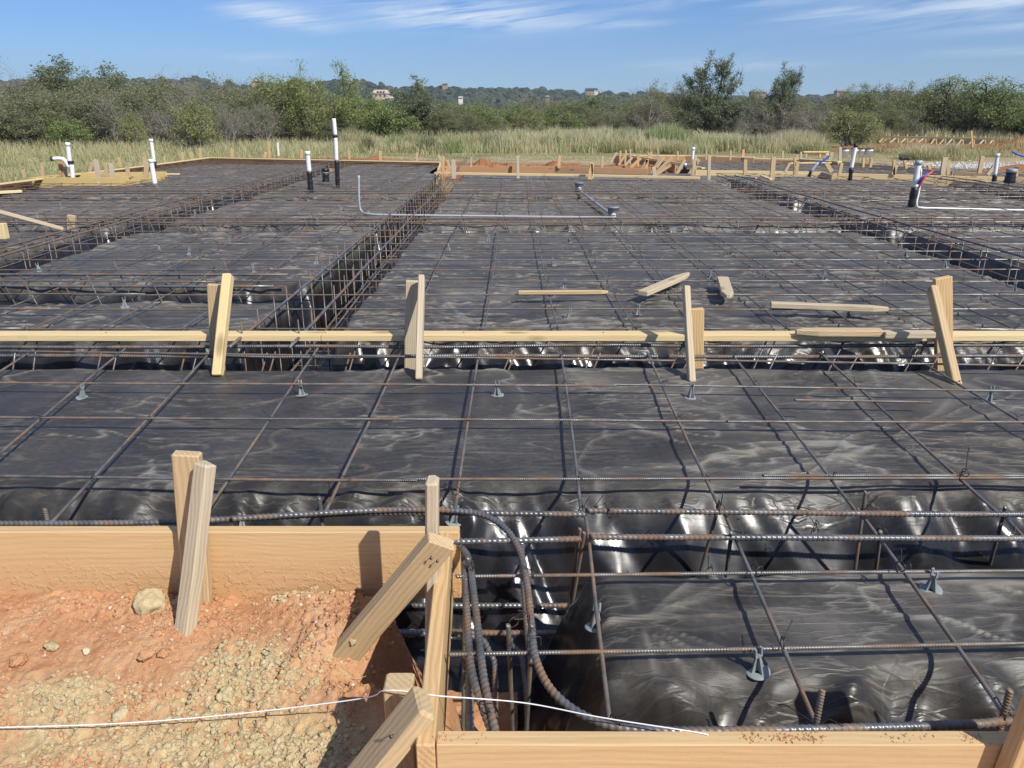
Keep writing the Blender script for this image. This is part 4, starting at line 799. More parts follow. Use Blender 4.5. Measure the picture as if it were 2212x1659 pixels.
# ---- plastic bar chairs
def chair_meshes():
    b0 = VF(); n = 20; th = np.linspace(0, 2*math.pi, n, endpoint=False)
    # disc foot with lip
    P = []; 
    prof = [(0, .003), (.020, .003), (.030, .0015), (.031, 0), (0, 0)]
    V = []; 
    for r_, z_ in prof: V += [(r_*math.cos(t_), r_*math.sin(t_), z_) for t_ in th]
    F = [(i*n+j, i*n+(j+1) % n, (i+1)*n+(j+1) % n, (i+1)*n+j) for i in range(len(prof)-1) for j in range(n)]
    b0.add(V, F)
    foot = b0.mesh('foot', CHAIRM)
    b1 = VF()
    for ang in (0, math.pi/2):    # cruciform tapering web
        c_, s_ = math.cos(ang), math.sin(ang)
        for sg in (-1, 1):
            pass
        q = [(-.019, .003), (.019, .003), (.006, .055), (-.006, .055)]
        V = [(x*c_-y*s_, x*s_+y*c_, z) for y in (-.0016, .0016) for x, z in q]
        b1.add(V, [(0, 1, 2, 3), (7, 6, 5, 4), (0, 4, 5, 1), (1, 5, 6, 2), (2, 6, 7, 3), (3, 7, 4, 0)])
    web = b1.mesh('post', CHAIRM, False)
    b2 = VF()
    for x in (-.0085, .0085):
        V = [(x+dx, dy, z) for z in (.050, .076) for dx, dy in ((-.002, -.004), (.002, -.004), (.002, .004), (-.002, .004))]
        b2.add(V, [(0, 1, 2, 3)[::-1], (4, 5, 6, 7), (0, 1, 5, 4), (1, 2, 6, 5), (2, 3, 7, 6), (3, 0, 4, 7)])
    V = [(x, y, z) for z in (.049, .054) for x, y in ((-.0105, -.005), (.0105, -.005), (.0105, .005), (-.0105, .005))]
    b2.add(V, [(3, 2, 1, 0), (4, 5, 6, 7), (0, 1, 5, 4), (1, 2, 6, 5), (2, 3, 7, 6), (3, 0, 4, 7)])
    return foot, web, b2.mesh('clip', CHAIRM, False)
CH = chair_meshes()
def bar_chair(px, py, label, group=None, xy=None):
    if xy is None: p_ = at(px, py, PADZ+.003); xy = (p_.x, p_.y)
    z = float(poly_height(np.array([xy[0]]), np.array([xy[1]]))[0][0])
    t_ = thing('bar_chair', label, 'rebar chair', (xy[0], xy[1], z), group or 'grey plastic chairs holding up the bars'); t_.rotation_euler = (random.uniform(-.18, .18), random.uniform(-.2, .2), random.uniform(0, 3.1))
    for m_, nme in zip(CH, ('foot', 'post', 'clip')): link(nme, m_, t_)
    return t_
for x, y, l in ((178, 857, 'grey bar chair at the left edge, on the near pad just before the runner trench'), (652, 852, 'grey bar chair on the near pad, between the first two pairs of runner stakes'), (1075, 855, 'grey bar chair on the near pad, right of the second pair of stakes'),
                (1492, 859, 'grey bar chair at the foot of the third pair of stakes'), (2135, 867, 'dark grey bar chair right of the rightmost stakes'), (513, 1072, 'grey bar chair just right of the leaning brace on the left form'),
                (978, 1070, 'grey bar chair half hidden behind a bar, right of the round topped corner stake'), (1288, 1322, 'grey bar chair on the rounded left end of the nearest pad'), (2010, 1274, 'grey bar chair at the back of the nearest pad, right side'), (1637, 1444, 'largest grey bar chair, in the middle of the nearest pad'),
                (1228, 688, 'grey bar chair behind the runner, below the thin loose stake'), (1378, 703-22, 'grey bar chair just right under the thin loose stake'), (1833, 687, 'dark bar chair below the long weathered loose stake'), (2190, 628, 'dark bar chair at the right edge behind the runner'),
                (270, 762-97, 'grey bar chair on the left strip before the first stake pair'), (625, 676, 'grey bar chair on the left strip by the corner of the deep trench')):
    bar_chair(x, y, l)
FAR = 'small grey bar chair standing under the bar grid of the wide slab'
far_pts = [(939, 597), (970, 542), (1195, 572), (1218, 622), (1230, 523), (1055, 522), (1360, 545), (1533, 600), (1781, 603), (86, 586), (408, 550), (496, 528), (345, 540), (683, 570), (548, 588), (1956, 553), (2042, 577), (1945, 530), (1730, 502), (1580, 548), (1668, 490), (1520, 486), (1790, 478), (2060, 490), (2105, 470)]
CM = [(1216, 631, 'the thin loose stake'), (1435, 612, 'the tilted loose stake'), (1567, 620, 'the short pointed stub'), (1790, 663, 'the long weathered stake'), (1324, 469, 'the nearer grey tub'), (1251, 411, 'the farther grey tub'), (1968, 446, 'the thick white pipe'), (791, 460, 'the conduit bend'), (860, 560, 'the deep trench'), (155, 500, 'the single short stake'), (2036, 600, 'the rightmost stake pair'), (480, 600, 'the first stake pair'), (898, 600, 'the second stake pair')]
for x, y in far_pts: bar_chair(x, y, auto_label('small grey bar chair', x, y, CM), 'small grey chairs under the wide bar grid')
for i in range(46):
    x = -.179+.4605*random.randint(-15, 22)+.1; y = rows[random.randint(10, 24)]-.03
    if float(trench(np.array([x]), np.array([y]))[0]) < .01 and y < 15.6: bar_chair(0, 0, FAR, 'small grey chairs under the wide bar grid', (x, y))
# ------------------------------------------------------------------ plumbing
def pipe_seg(parent, p, q, r, mat, name='pipe', k=16, bulge=None):
    P = resample([p, q], .03); rr = np.full(len(P), r)
    if bulge: rr = rr*(1+bulge*(RNG.random(len(P))-.3))
    V, F = tubeVF(P, rr, k); return link(name, mesh_np(name, V, fixF(F), mat), parent)
def px_r(wpx, p): return wpx*(p.y*cP+(CAMZ-p.z)*sP)/1662.5/2
def standpipe(label, Y, pts, w_, cap=True):
    """pts: (x, y) top ... bottom with material names between"""
    P = [aty(x, y, Y) for x, y, _ in pts]; t_ = thing('plumbing_pipe', label, 'pipe', P[-1])
    for i in range(len(P)-1):
        m_ = pts[i][2]; r = px_r(w_, P[i]); o = pipe_seg(t_, P[i], P[i+1], r*(1.0 if m_ is PVC else 1.08), m_, 'pipe' if m_ is not TAPE else 'tape_wrap', bulge=None if m_ is not TAPE else .25)
        o.location = -Vector(t_.location)
    d = (P[0]-P[1]).normalized()
    if cap:
        o = pipe_seg(t_, P[0]-d*.05, P[0]+d*.01, px_r(w_, P[0])*1.18, cap if cap is not True else PVC, 'cap'); o.location = -Vector(t_.location)
    return t_
T_, W_, G_ = TAPE, PVC, GREYP
standpipe('tallest white pipe, with a black band and taped black foot, left of centre', 14.6, ((721, 256, W_), (724.5, 292, T_), (724.8, 297, W_), (727, 347, T_), (730, 406, T_)), 8.5, None)
standpipe('white capped pipe with long black taped lower half, left of the tallest pipe', 13.6, ((664, 328, W_), (668, 371, T_), (673, 430, T_)), 10)
standpipe('short black taped cleanout between the two tall pipes', 15.2, ((703, 365, T_), (703, 369, W_), (703.5, 374, T_), (704, 392, T_)), 13, TAPE)
t_ = standpipe('white upright pipe in the box form at the left', 15.0, ((146, 309, W_), (151, 350, W_), (155, 356, W_), (158, 388, W_)), 9)
p_ = aty(153, 351, 15.0); o = pipe_seg(t_, p_-V3(0, 0, .02), p_+V3(0, 0, .03), .053, TAPE, 'coupling'); o.location = -Vector(t_.location)
P = smooth_path([aty(114, 343, 15.0), aty(130, 342.5, 15.0), aty(140, 346, 15.0), aty(150, 362, 15.0)], .03); V, F = tubeVF(P, .036, 12); o = link('elbow', mesh_np('elbow', V, fixF(F), PVC), t_); o.location = -Vector(t_.location)
P = [aty(111, 343, 15.0), aty(115, 343, 15.0)]; o = pipe_seg(t_, P[0], P[1], .043, TAPE, 'coupling'); o.location = -Vector(t_.location)
standpipe('white upright pipe behind the right end of the box form, black at its foot', 16.8, ((326, 301, W_), (333, 350, T_), (335, 364, T_)), 7.5)
standpipe('short white pipe in front of the right end of the box form', 14.6, ((326, 345, W_), (335, 398, W_)), 10)
standpipe('thin white pipe standing behind the diagonal kickers', 17.5, ((1498, 319, W_), (1495, 356, W_)), 6)
standpipe('short pipe with white cap and black foot by the diagonal kickers', 16.8, ((1480, 353, W_), (1480, 358, T_), (1479, 366, T_)), 7, None)
standpipe('leaning grey and black conduit at the right back form', 15.6, ((1766, 352, G_), (1752, 370, T_), (1747, 382, T_)), 6, None)
standpipe('slim leaning white pipe before the white buckets', 15.0, ((1849, 312, W_), (1839, 363, T_), (1836, 390, T_)), 8, TAPE)
standpipe('slim leaning white pipe with black foot near the right edge', 15.2, ((2155, 333, W_), (2149, 378, T_), (2147, 392, T_)), 8)
standpipe('fat black taped stub with grey cap at the right edge', 14.6, ((2186, 366, T_), (2180, 395, T_)), 19, GREYP)
t_ = standpipe('thick white pipe with taped foot and grey collar on the right of the slab', 10.9, ((1985, 348, W_), (1976, 405, T_), (1968, 446, T_)), 13, GREYP)
P = smooth_path([aty(1990, 365, 10.8), aty(1986, 410, 10.8), aty(1980, 442, 10.75), aty(1992, 449, 10.75), aty(2040, 450, 10.75), aty(2290, 456, 10.75)], .04); V, F = tubeVF(P, .0115, 10); o = link('conduit', mesh_np('conduit', V, fixF(F), PVC)); tag(o, 'white conduit coming down beside the thick pipe and running off to the right', 'conduit')
for mm, l, pts in ((RED, 'red water tube sticking up beside the thick pipe at the right', ((1984, 406, 10.7), (1996, 385, 10.7), (2018, 367, 10.75))), (BLUE, 'blue water tube sticking up beside the thick pipe at the right', ((1982, 398, 10.75), (1992, 385, 10.75), (2004, 374, 10.8))), (BLUE, 'pair of thin blue tubes by the leaning grey conduit', ((1762, 358, 15.6), (1780, 346, 15.6), (1793, 336, 15.6))), (BLUE, 'blue tube entering at the right edge', ((2187, 328, 16), (2205, 336, 16), (2260, 352, 16)))):
    P = smooth_path([aty(*q) for q in pts], .03); V, F = tubeVF(P, .013 if mm is RED else .018, 8); o = link('water_tube', mesh_np('water_tube', V, fixF(F), mm)); tag(o, l, 'tube')
P = smooth_path([aty(775, 379, 10.15), aty(776, 435, 10.15), aty(781, 456, 10.15), at(802, 463, -.03), at(900, 465, -.03), at(1330, 470, -.03)], .04); V, F = tubeVF(P, .0135, 10); o = link('conduit', mesh_np('conduit', V, fixF(F), M('conduit_grey_white', .35, (.40,.42,.44)).m)); tag(o, 'long pale conduit rising left of centre and lying along the slab to the grey tub', 'conduit')
P = [at(1252, 412, -.05), at(1318, 462, -.05)]; V, F = tubeVF(resample(P, .1), .018, 10); o = link('conduit', mesh_np('conduit', V, fixF(F), GREYP)); tag(o, 'grey conduit between the two grey floor tubs', 'conduit')
V, F = tubeVF(resample([at(1590, 434, -.03), at(2290, 436, -.02)], .3), .010, 8); 
def tub(x, y, r, h, label):
    p = at(x, y, -.09); t_ = thing('floor_tub', label, 'tub', p); V, F = tubeVF([(0, 0, 0), (0, 0, .02), (0, 0, h*.9), (0, 0, h*.9), (0, 0, h)], [r*.88, r*.9, r, r*1.08, r*1.08], 20); link('tub', mesh_np('tub', V, fixF(F), GREYD), t_)
    V, F = tubeVF([(0, -.02, h*.2), (0, -r*1.05, h*.2)], [.03, .03], 12); link('socket', mesh_np('socket', V, fixF(F), PVC), t_)
tub(1324, 469, .072, .13, 'nearer grey plastic floor tub, at the end of the pale conduit'); tub(1251, 411, .075, .13, 'farther grey plastic floor tub, in line behind the nearer one')
# small white gleaming pipe offcuts between bars
for i, (x, y, l) in enumerate(((2160, 455, 'white bag scrap'), )): pass
# ------------------------------------------------------------------ buckets
def bucket(x, ytop, ybot, wpx, Y, label):
    p = aty(x, ybot, Y); q = aty(x, ytop, Y); h = (q-p).z; r = px_r(wpx, p); t_ = thing('bucket', label, 'bucket', p, 'white buckets with dark green lids behind the forms')
    b = VF(); b.add(*lathe([(0, 0), (r*.84, 0), (r*.94, h*.70), (r*1.03, h*.705), (r*1.03, h*.75), (r*.95, h*.755), (r*.97, h*.93)])); link('body', b.mesh('body', PVC), t_)
    b = VF(); b.add(*lathe([(r*1.05, h*.90), (r*1.08, h*.90), (r*1.08, h), (r*.95, h*1.015), (r*.9, h*.995), (0, h*.995)])); link('lid', b.mesh('lid', LIDG), t_)
    th = np.linspace(math.pi*.02, math.pi*.98, 12); P = np.stack([r*1.04*np.cos(th), -r*.6*np.sin(th)-.02, h*.8-.5*h*np.sin(th)], 1); V, F = tubeVF(P, .004, 4); link('handle', mesh_np('handle', V, fixF(F), NAIL), t_)
bucket(1824, 320, 341, 15, 23.5, 'white bucket with dark green lid, leftmost of the four'); bucket(1844, 320, 341, 15, 23.9, 'white bucket with dark green lid, second from the left, behind the slim pipe')
bucket(1860, 320, 341, 15, 23.5, 'white bucket with dark green lid, third from the left'); bucket(1876, 320, 340, 15, 23.4, 'white bucket with dark green lid, rightmost of the four')
o = link('log', mesh_np('log', *(lambda q: (q[0], fixF(q[1])))(tubeVF([aty(1946, 343, 22.5), aty(1955, 341.5, 22.6), aty(1965, 343, 22.4)], [.05, .075, .04], 9)), M('dark_bag', .6, (.06,.04,.04)).m)); tag(o, 'dark bundle lying on the bare track right of the buckets', 'bundle')
# gravel strip
def gr_pts(rg, n):
    x = rg.uniform(12, 28, n); y = 23.6+(x-13)*.02+rg.normal(size=n)*.8; return np.stack([x, y], 1)
k = M('pale_gravel', .9, (.5,.48,.44)); k.base(k.ramp(k.noise(k.world(), 9, 4), [(.3, (.36,.34,.31)), (.7, (.64,.62,.58))])); 
crumbs('gravel', 'strip of pale grey gravel behind the right back form', k.m, 9000, gr_pts, .02, .075, 41)
# ------------------------------------------------------------------ trees
def leafmat(name, cols, trans=.42, rough=.6):
    k = M(name, rough=rough, spec=.25); g = k.n('ShaderNodeNewGeometry'); r = g.outputs['Random Per Island']; nz = k.noise(k.world(), 1.6, 3)
    c = k.ramp(k.math('ADD', k.math('MULTIPLY', r, .6), k.math('MULTIPLY', nz, .5)), [(.15, cols[0]), (.5, cols[1]), (.85, cols[2])])
    k.base(c); tr = k.n('ShaderNodeBsdfTranslucent'); k.put(tr.inputs[0], c); mx = k.n('ShaderNodeMixShader'); mx.inputs[0].default_value = trans
    o_ = k.t.nodes['Material Output']; k.put(mx.inputs[1], k.b.outputs[0]); k.put(mx.inputs[2], tr.outputs[0]); k.put(o_.inputs[0], mx.outputs[0]); return k.m
L_OLIVE = leafmat('leaf_olive', ((.13,.15,.07), (.23,.25,.12), (.33,.33,.18)), .4)
L_DARK = leafmat('leaf_dark_oak', ((.08,.11,.055), (.17,.21,.11), (.32,.35,.22)))
L_MESQ = leafmat('leaf_mesquite', ((.20,.24,.08), (.34,.39,.14), (.46,.50,.22)), .5)
L_GREEN = leafmat('leaf_green', ((.12,.165,.055), (.23,.295,.10), (.34,.40,.16)), .3)
L_YELL = leafmat('leaf_yellow_green', ((.15,.17,.05), (.26,.28,.09), (.36,.36,.14)), .3)
L_BROWN = leafmat('leaf_brown', ((.11,.09,.05), (.19,.165,.09), (.27,.23,.13)))
L_BARE = leafmat('leaf_sparse_grey', ((.09,.09,.06), (.15,.145,.10), (.2,.19,.14)))
def bark(name, c): k = M(name, .9, c, .1); k.base(k.ramp(k.noise(k.world(), 9, 3), [(.3, tuple(q*.6 for q in c)), (.7, tuple(q*1.2 for q in c))])); return k.m
BK_GREY = bark('bark_grey', (.36,.33,.29)); BK_DARK = bark('bark_dark', (.10,.085,.07)); BK_PALE = bark('bark_pale', (.34,.31,.27))
def grow(seed, H=4.0, Wd=4.0, stems=3, up=.5, droop=0.0, levels=3, kids=6, leafn=9000, lsize=.07, lspread=.13, base_spread=.1, low=.12, twigs=True, clump=.0, col=False, stem_r=.07, top_ragged=.25):
    r = np.random.default_rng(seed); wood_ = VF(); tips = []
    def branch(p, d, L, rad, lv):
        n = 6 if lv == 0 else 5; P = [p]; q = p.copy(); dd = d.copy()
        for i in range(n):
            dd = dd + r.normal(size=3)*(.20+.05*lv); dd[2] += (up*.16 if lv < 2 else -droop*.35); dd /= np.linalg.norm(dd); q = q+dd*L/n
            if q[2] < .08: q[2] = .08; dd[2] = abs(dd[2])
            P.append(q.copy())
        P = np.array(P); rr = np.linspace(rad, rad*.35, len(P)); wood_.add(*tubeVF(P, rr, 6 if lv == 0 else (4 if lv == 1 else 3), False))
        if lv >= levels:
            for t in (.35, .6, .8, 1.0): tips.append((P[min(len(P)-1, int(t*n))], L)); return
            return
        nk = kids + (1 if lv == 0 else 0)
        for i in range(nk):
            t = (low if lv == 0 else .2)+(1-(low if lv == 0 else .2))*(i+r.random()*.7)/nk; k_ = min(t, .99)*n; j = int(k_); q0 = P[j]*(1-(k_-j))+P[min(n, j+1)]*(k_-j)
            ax = r.normal(size=3); ax -= ax@dd*dd; ax /= np.linalg.norm(ax); loc = P[min(n, j+1)]-P[j]; loc /= np.linalg.norm(loc)
            sp = r.uniform(.5, 1.0); nd = loc*(1-.45*sp)+ax*sp*.9; nd[2] += .12*up; nd /= np.linalg.norm(nd)
            branch(q0, nd, L*r.uniform(.42, .68)*(1.15-.5*t if lv == 0 else 1), rad*(.36+.2*(1-t)), lv+1)
        tips.append((P[-1], L*.5))
    for s in range(stems):
        a = 2*math.pi*(s+r.random()*.6)/stems; sp = (Wd/H)*.55*(r.uniform(.5, 1) if stems > 1 else .06)
        d = np.array([math.cos(a)*sp, math.sin(a)*sp, 1.0]); d /= np.linalg.norm(d)
        branch(np.array([math.cos(a)*base_spread, math.sin(a)*base_spread, 0]), d, H*r.uniform(.62, .85), stem_r*r.uniform(.7, 1.1), 0)
    T = np.array([t_[0] for t_ in tips]); 
    # normalise to H x Wd
    hz = np.percentile(T[:, 2], 98); hw = max(np.percentile(np.abs(T[:, 0]), 93), np.percentile(np.abs(T[:, 1]), 93)); sc = np.array([Wd/2/hw, Wd/2/hw, H/hz])
    W = np.vstack(wood_.V)*sc; T = T*sc
    k_ = r.integers(0, len(T), leafn); 
    if clump: wts = sst(fbm(T[:, 0]*1.1+seed, T[:, 1]*1.1+T[:, 2]*1.3, 3, 2)*4-1.4)**1+.05; wts /= wts.sum(); k_ = r.choice(len(T), leafn, p=wts)
    C = T[k_]+r.normal(size=(leafn, 3))*lspread*np.array([1, 1, .8]); C[:, 2] = np.maximum(C[:, 2], .05)
    if droop: C[:, 2] -= np.abs(r.normal(size=leafn))*droop*.25; C[:, 2] = np.maximum(C[:, 2], .05)
    u = r.normal(size=(leafn, 3)); 
    if droop: u[:, 2] -= 1.2
    u /= np.linalg.norm(u, axis=1)[:, None]; v = np.cross(u, r.normal(size=(leafn, 3))); v /= np.linalg.norm(v, axis=1)[:, None]; s = lsize*r.uniform(.6, 1.5, leafn)[:, None]
    LV = np.stack([C-u*s*.5, C+v*s*.26, C+u*s*.5, C-v*s*.26], 1).reshape(-1, 3); i = np.arange(leafn)[:, None]*4; LF = np.hstack([i, i+1, i+2, i+3])
    return (W, np.vstack(wood_.F)), (LV, LF)
PROTO = {}
def proto(key, leaf, bk, **k):
    (W, WF), (LV, LF) = grow(**k); PROTO.setdefault(key, []).append((mesh_np('trunk', W, WF, bk), mesh_np('crown', LV, LF, leaf, False), k['H'], k['Wd']))
for s in (1, 2, 3): proto('olive', L_OLIVE, BK_GREY, seed=s, H=4, Wd=4.2, stems=6, up=.5, leafn=24000, lsize=.095, lspread=.18, low=.05, kids=6, levels=3, base_spread=.5)
for s in (11, 12): proto('oak', L_DARK, BK_DARK, seed=s, H=5, Wd=3.4, stems=2, up=.9, leafn=11000, lsize=.11, lspread=.12, low=.03, kids=7, levels=3, stem_r=.10, base_spread=.05)
proto('bigoak', L_DARK, BK_DARK, seed=15, H=4, Wd=4.2, stems=4, up=.4, leafn=20000, lsize=.10, lspread=.15, low=.2, kids=7, levels=3)
for s in (21, 22): proto('mesq', L_MESQ, BK_DARK, seed=s, H=4, Wd=4.6, stems=5, up=.35, droop=.5, leafn=20000, lsize=.085, lspread=.15, low=.30, kids=6, levels=3, base_spread=.15, stem_r=.08)
for s in (26, 27): proto('mesqg', L_GREEN, BK_DARK, seed=s, H=4, Wd=5, stems=6, up=.3, droop=.35, leafn=20000, lsize=.085, lspread=.15, low=.28, kids=6, levels=3, base_spread=.15, stem_r=.08)
for s in (31, 32): proto('bare', L_BARE, BK_PALE, seed=s, H=4, Wd=3.4, stems=5, up=.7, leafn=1600, lsize=.06, lspread=.12, low=.1, kids=7, levels=3, base_spread=.3, stem_r=.05)
for s in (41, 42): proto('green', L_GREEN, BK_DARK, seed=s, H=3.2, Wd=3.6, stems=6, up=.4, leafn=16000, lsize=.10, lspread=.16, low=.03, kids=6, levels=3, base_spread=.4)
proto('yellow', L_YELL, BK_GREY, seed=51, H=2.6, Wd=2.4, stems=6, up=.6, leafn=9000, lsize=.09, lspread=.13, low=.03, kids=6, levels=3, base_spread=.3)
proto('brown', L_BROWN, BK_GREY, seed=61, H=3, Wd=3.4, stems=7, up=.5, leafn=9000, lsize=.06, lspread=.14, low=.03, kids=7, levels=3, base_spread=.4)
_tc = {}
TM = [(20, 150, 'the bare tree at the left edge'), (165, 130, 'the broad oak'), (278, 255, 'the small yellow green bush'), (412, 230, 'the taller yellow green bush'), (350, 165, 'the pair of grey leafless trees'), (540, 190, 'the low grey twiggy tree'), (680, 160, 'the pale mesquite'), (822, 200, 'the tan house'), (898, 175, 'the pointed dark oak'), (1022, 228, 'the bright green mesquite'), (1142, 240, 'the small yellow green tree'), (1132, 200, 'the grey tree in the centre'), (1276, 195, 'the dark roofed house'),
      (1402, 195, 'the round brownish bush'), (1440, 250, 'the tall feathery weeds'), (1545, 120, 'the tallest oak'), (1695, 140, 'the forked oak'), (1848, 240, 'the bush behind the buckets'), (1875, 190, 'the green mesquite'), (2105, 170, 'the dome shaped mesquite'), (1960, 292, 'the neighbouring form'), (721, 256, 'the tallest pipe'), (326, 301, 'the white pipe by the box form')]
def tree(kind, x, top, wpx, D, label, name=None, group=None, base=None):
    i = _tc.get(kind, 0); _tc[kind] = i+1; tm, cm, H, Wd = PROTO[kind][i % len(PROTO[kind])]
    q = aty(x, top, D); label = auto_label(label[1:], x, top, TM) if label[0] == '*' else label
    gz = float(ground_height(np.array([q.x]), np.array([D]))[0])-.03; h = q.z-gz; w_ = wpx*(D*cP+(CAMZ-q.z)*sP)/1662.5
    nm = name or {'oak': 'oak_tree', 'bigoak': 'oak_tree', 'mesq': 'mesquite_tree', 'mesqg': 'mesquite_tree', 'bare': 'bare_tree', 'olive': 'scrub_tree', 'green': 'green_bush', 'yellow': 'green_bush', 'brown': 'brown_bush'}[kind]
    e_ = thing(nm, label, 'bush' if 'bush' in nm else 'tree', (q.x, D, gz), group)
    e_.scale = (w_/Wd, w_/Wd, h/H*(.88 if 'oak' in kind else .93)); e_.rotation_euler = (0, 0, random.uniform(0, 6.28))
    link('trunk', tm, e_); link('crown', cm, e_); return e_
# left thicket, front to back
tree('bare', 20, 128, 110, 40, 'bare grey tree rising highest at the left edge of the photo')
tree('bigoak', 165, 122, 230, 45, 'dark broad crowned oak, the tallest crown in the left thicket')
tree('bare', 350, 158, 150, 46, 'grey leafless tree between the broad oak and the pale mesquite, left of the ridge'); tree('bare', 455, 165, 130, 43, 'grey leafless tree under the start of the far ridge'); tree('bare', 405, 172, 110, 39, 'grey twiggy tree above the tall yellow green bush'); tree('bare', 540, 182, 90, 41, 'low grey twiggy tree left of the pale mesquite')
G = 'scrub trees of the dense left thicket'; GL = '*olive grey scrub tree'
for x, tp, w_, D in ((-60, 190, 220, 36), (50, 183, 200, 38), (140, 196, 190, 36), (235, 176, 200, 41), (300, 172, 200, 44), (205, 205, 190, 36), (330, 190, 200, 39), (395, 185, 180, 41), (470, 180, 190, 40), (530, 195, 170, 40), (585, 198, 170, 42), (440, 215, 160, 37), (100, 225, 180, 34), (0, 228, 180, 33), (520, 225, 150, 38), (285, 225, 150, 37), (590, 228, 130, 40)):
    tree('olive', x, tp, w_, D, GL, None, G)
tree('yellow', 278, 247, 62, 33, 'small yellow green bush in front of the left thicket'); tree('yellow', 412, 222, 92, 31, 'taller yellow green bush standing forward of the left thicket'); tree('green', 130, 250, 90, 33, 'dark green bush low in the left thicket', 'green_bush')
tree('mesq', 680, 148, 205, 40, 'pale green mesquite with several slanting trunks behind the tallest pipe')
tree('green', 775, 208, 150, 44, 'bushy green tree right beside the pale mesquite', 'green_tree'); tree('green', 835, 216, 130, 42, 'green tree below the tan house', 'green_tree'); tree('oak', 898, 166, 130, 43, 'dark pointed oak with a thin ragged spire, right of the tan house'); tree('olive', 945, 232, 120, 44, 'olive bush at the right foot of the pointed dark oak'); tree('olive', 720, 262, 120, 40, 'low olive bush behind the foot of the pale mesquite')
tree('mesqg', 1022, 222, 125, 47, 'bright green rounded mesquite in the centre of the tree line'); tree('yellow', 1142, 236, 75, 48, 'small yellow green tree in the centre, before the dark trees'); tree('olive', 1080, 262, 70, 47, 'tiny olive bush between the bright green mesquite and the yellow green tree')
tree('bare', 1132, 196, 90, 62, 'grey leafless tree in the middle distance, centre'); 
G2 = 'dark trees of the middle tree line'; 
for i, (x, tp, w_, D) in enumerate(((990, 222, 130, 62), (1060, 224, 130, 64), (1185, 216, 130, 60), (1240, 211, 130, 60), (1300, 214, 130, 58), (1350, 218, 130, 58), (1215, 238, 100, 55), (1270, 236, 120, 55), (1330, 240, 100, 54), (860, 218, 150, 60), (930, 222, 130, 62), (640, 190, 160, 55), (1110, 226, 110, 58), (1440, 205, 150, 60), (1500, 210, 130, 60), (1390, 224, 110, 56))):
    tree('olive' if i % 3 else 'green', x, tp, w_, D, '*dark green tree', 'scrub_tree', G2)
tree('brown', 1402, 192, 100, 48, 'round brownish bush left of the tall dark oak'); tree('olive', 1462, 176, 90, 50, 'olive tree with a thin pointed top just left of the tall dark oak')
tree('oak', 1545, 108, 96, 42, 'tallest dark oak with an open ragged crown against the sky, right of centre'); tree('oak', 1550, 185, 118, 41.5, 'lower dark oak crown in front of the tallest oak'); tree('oak', 1695, 134, 84, 45, 'second tall oak with a forked sparse crown against the sky'); 
tree('olive', 1640, 205, 120, 46, 'olive brush between the two tall oaks'); tree('brown', 1690, 222, 130, 42, 'brown olive bush below the forked oak'); tree('brown', 1760, 215, 120, 44, 'brown twiggy bush right of the forked oak'); tree('yellow', 1848, 236, 110, 37, 'yellow green bush behind the white buckets')
tree('mesqg', 1875, 186, 150, 54, 'green mesquite behind the yellow green bush at the right'); tree('olive', 1800, 200, 130, 55, 'olive tree left of the green mesquite at the right'); tree('olive', 1955, 190, 110, 50, 'olive tree above the left end of the neighbouring form'); tree('olive', 1930, 225, 90, 45, 'low olive bush at the left end of the neighbouring form')
tree('mesqg', 2105, 164, 255, 47, 'large dome shaped green mesquite at the right, with dark spreading limbs'); tree('mesqg', 2235, 210, 130, 46, 'green mesquite cut by the right edge of the photo'); tree('olive', 2010, 205, 90, 52, 'olive tree just left of the large dome shaped mesquite')
for x in list(range(-900, -120, 95))+list(range(2380, 3100, 100)): tree(random.choice(['olive', 'green', 'brown']), x, random.uniform(180, 205), 230, 44, '*scrub tree outside the picture')
G3 = 'scrub filling the back of the tree line'
rr_ = random.Random(5)
for i in range(34):
    x = -80+i*72+rr_.uniform(-15, 15); tp = 212+rr_.uniform(-6, 10) + (16 if 780 < x < 1380 else 0)
    tree('olive' if i % 2 else 'brown', x, tp, 170, 68+rr_.uniform(-4, 6), '*low back row scrub tree', 'scrub_tree', G3)
for i in range(16):
    x = 1330+i*62; tree('olive', x, 238+rr_.uniform(-6, 6), 110, 50+rr_.uniform(-3, 3), '*low scrub bush', 'scrub_bush', 'low scrub at the foot of the right tree line')
for i in range(12):
    x = 620+i*34; tree('olive', x, 250+rr_.uniform(-8, 8), 80, 43+rr_.uniform(-1, 2), '*low dull bush', 'scrub_bush', 'low scrub at the foot of the central trees')
for x, tp, w_, D in ((90, 205, 90, 35), (225, 200, 90, 35), (320, 215, 80, 36), (375, 205, 90, 35), (480, 208, 90, 35), (560, 212, 80, 37), (1600, 215, 80, 41), (1780, 225, 80, 41)): tree('bare', x, tp, w_, D, '*pale leafless shrub')
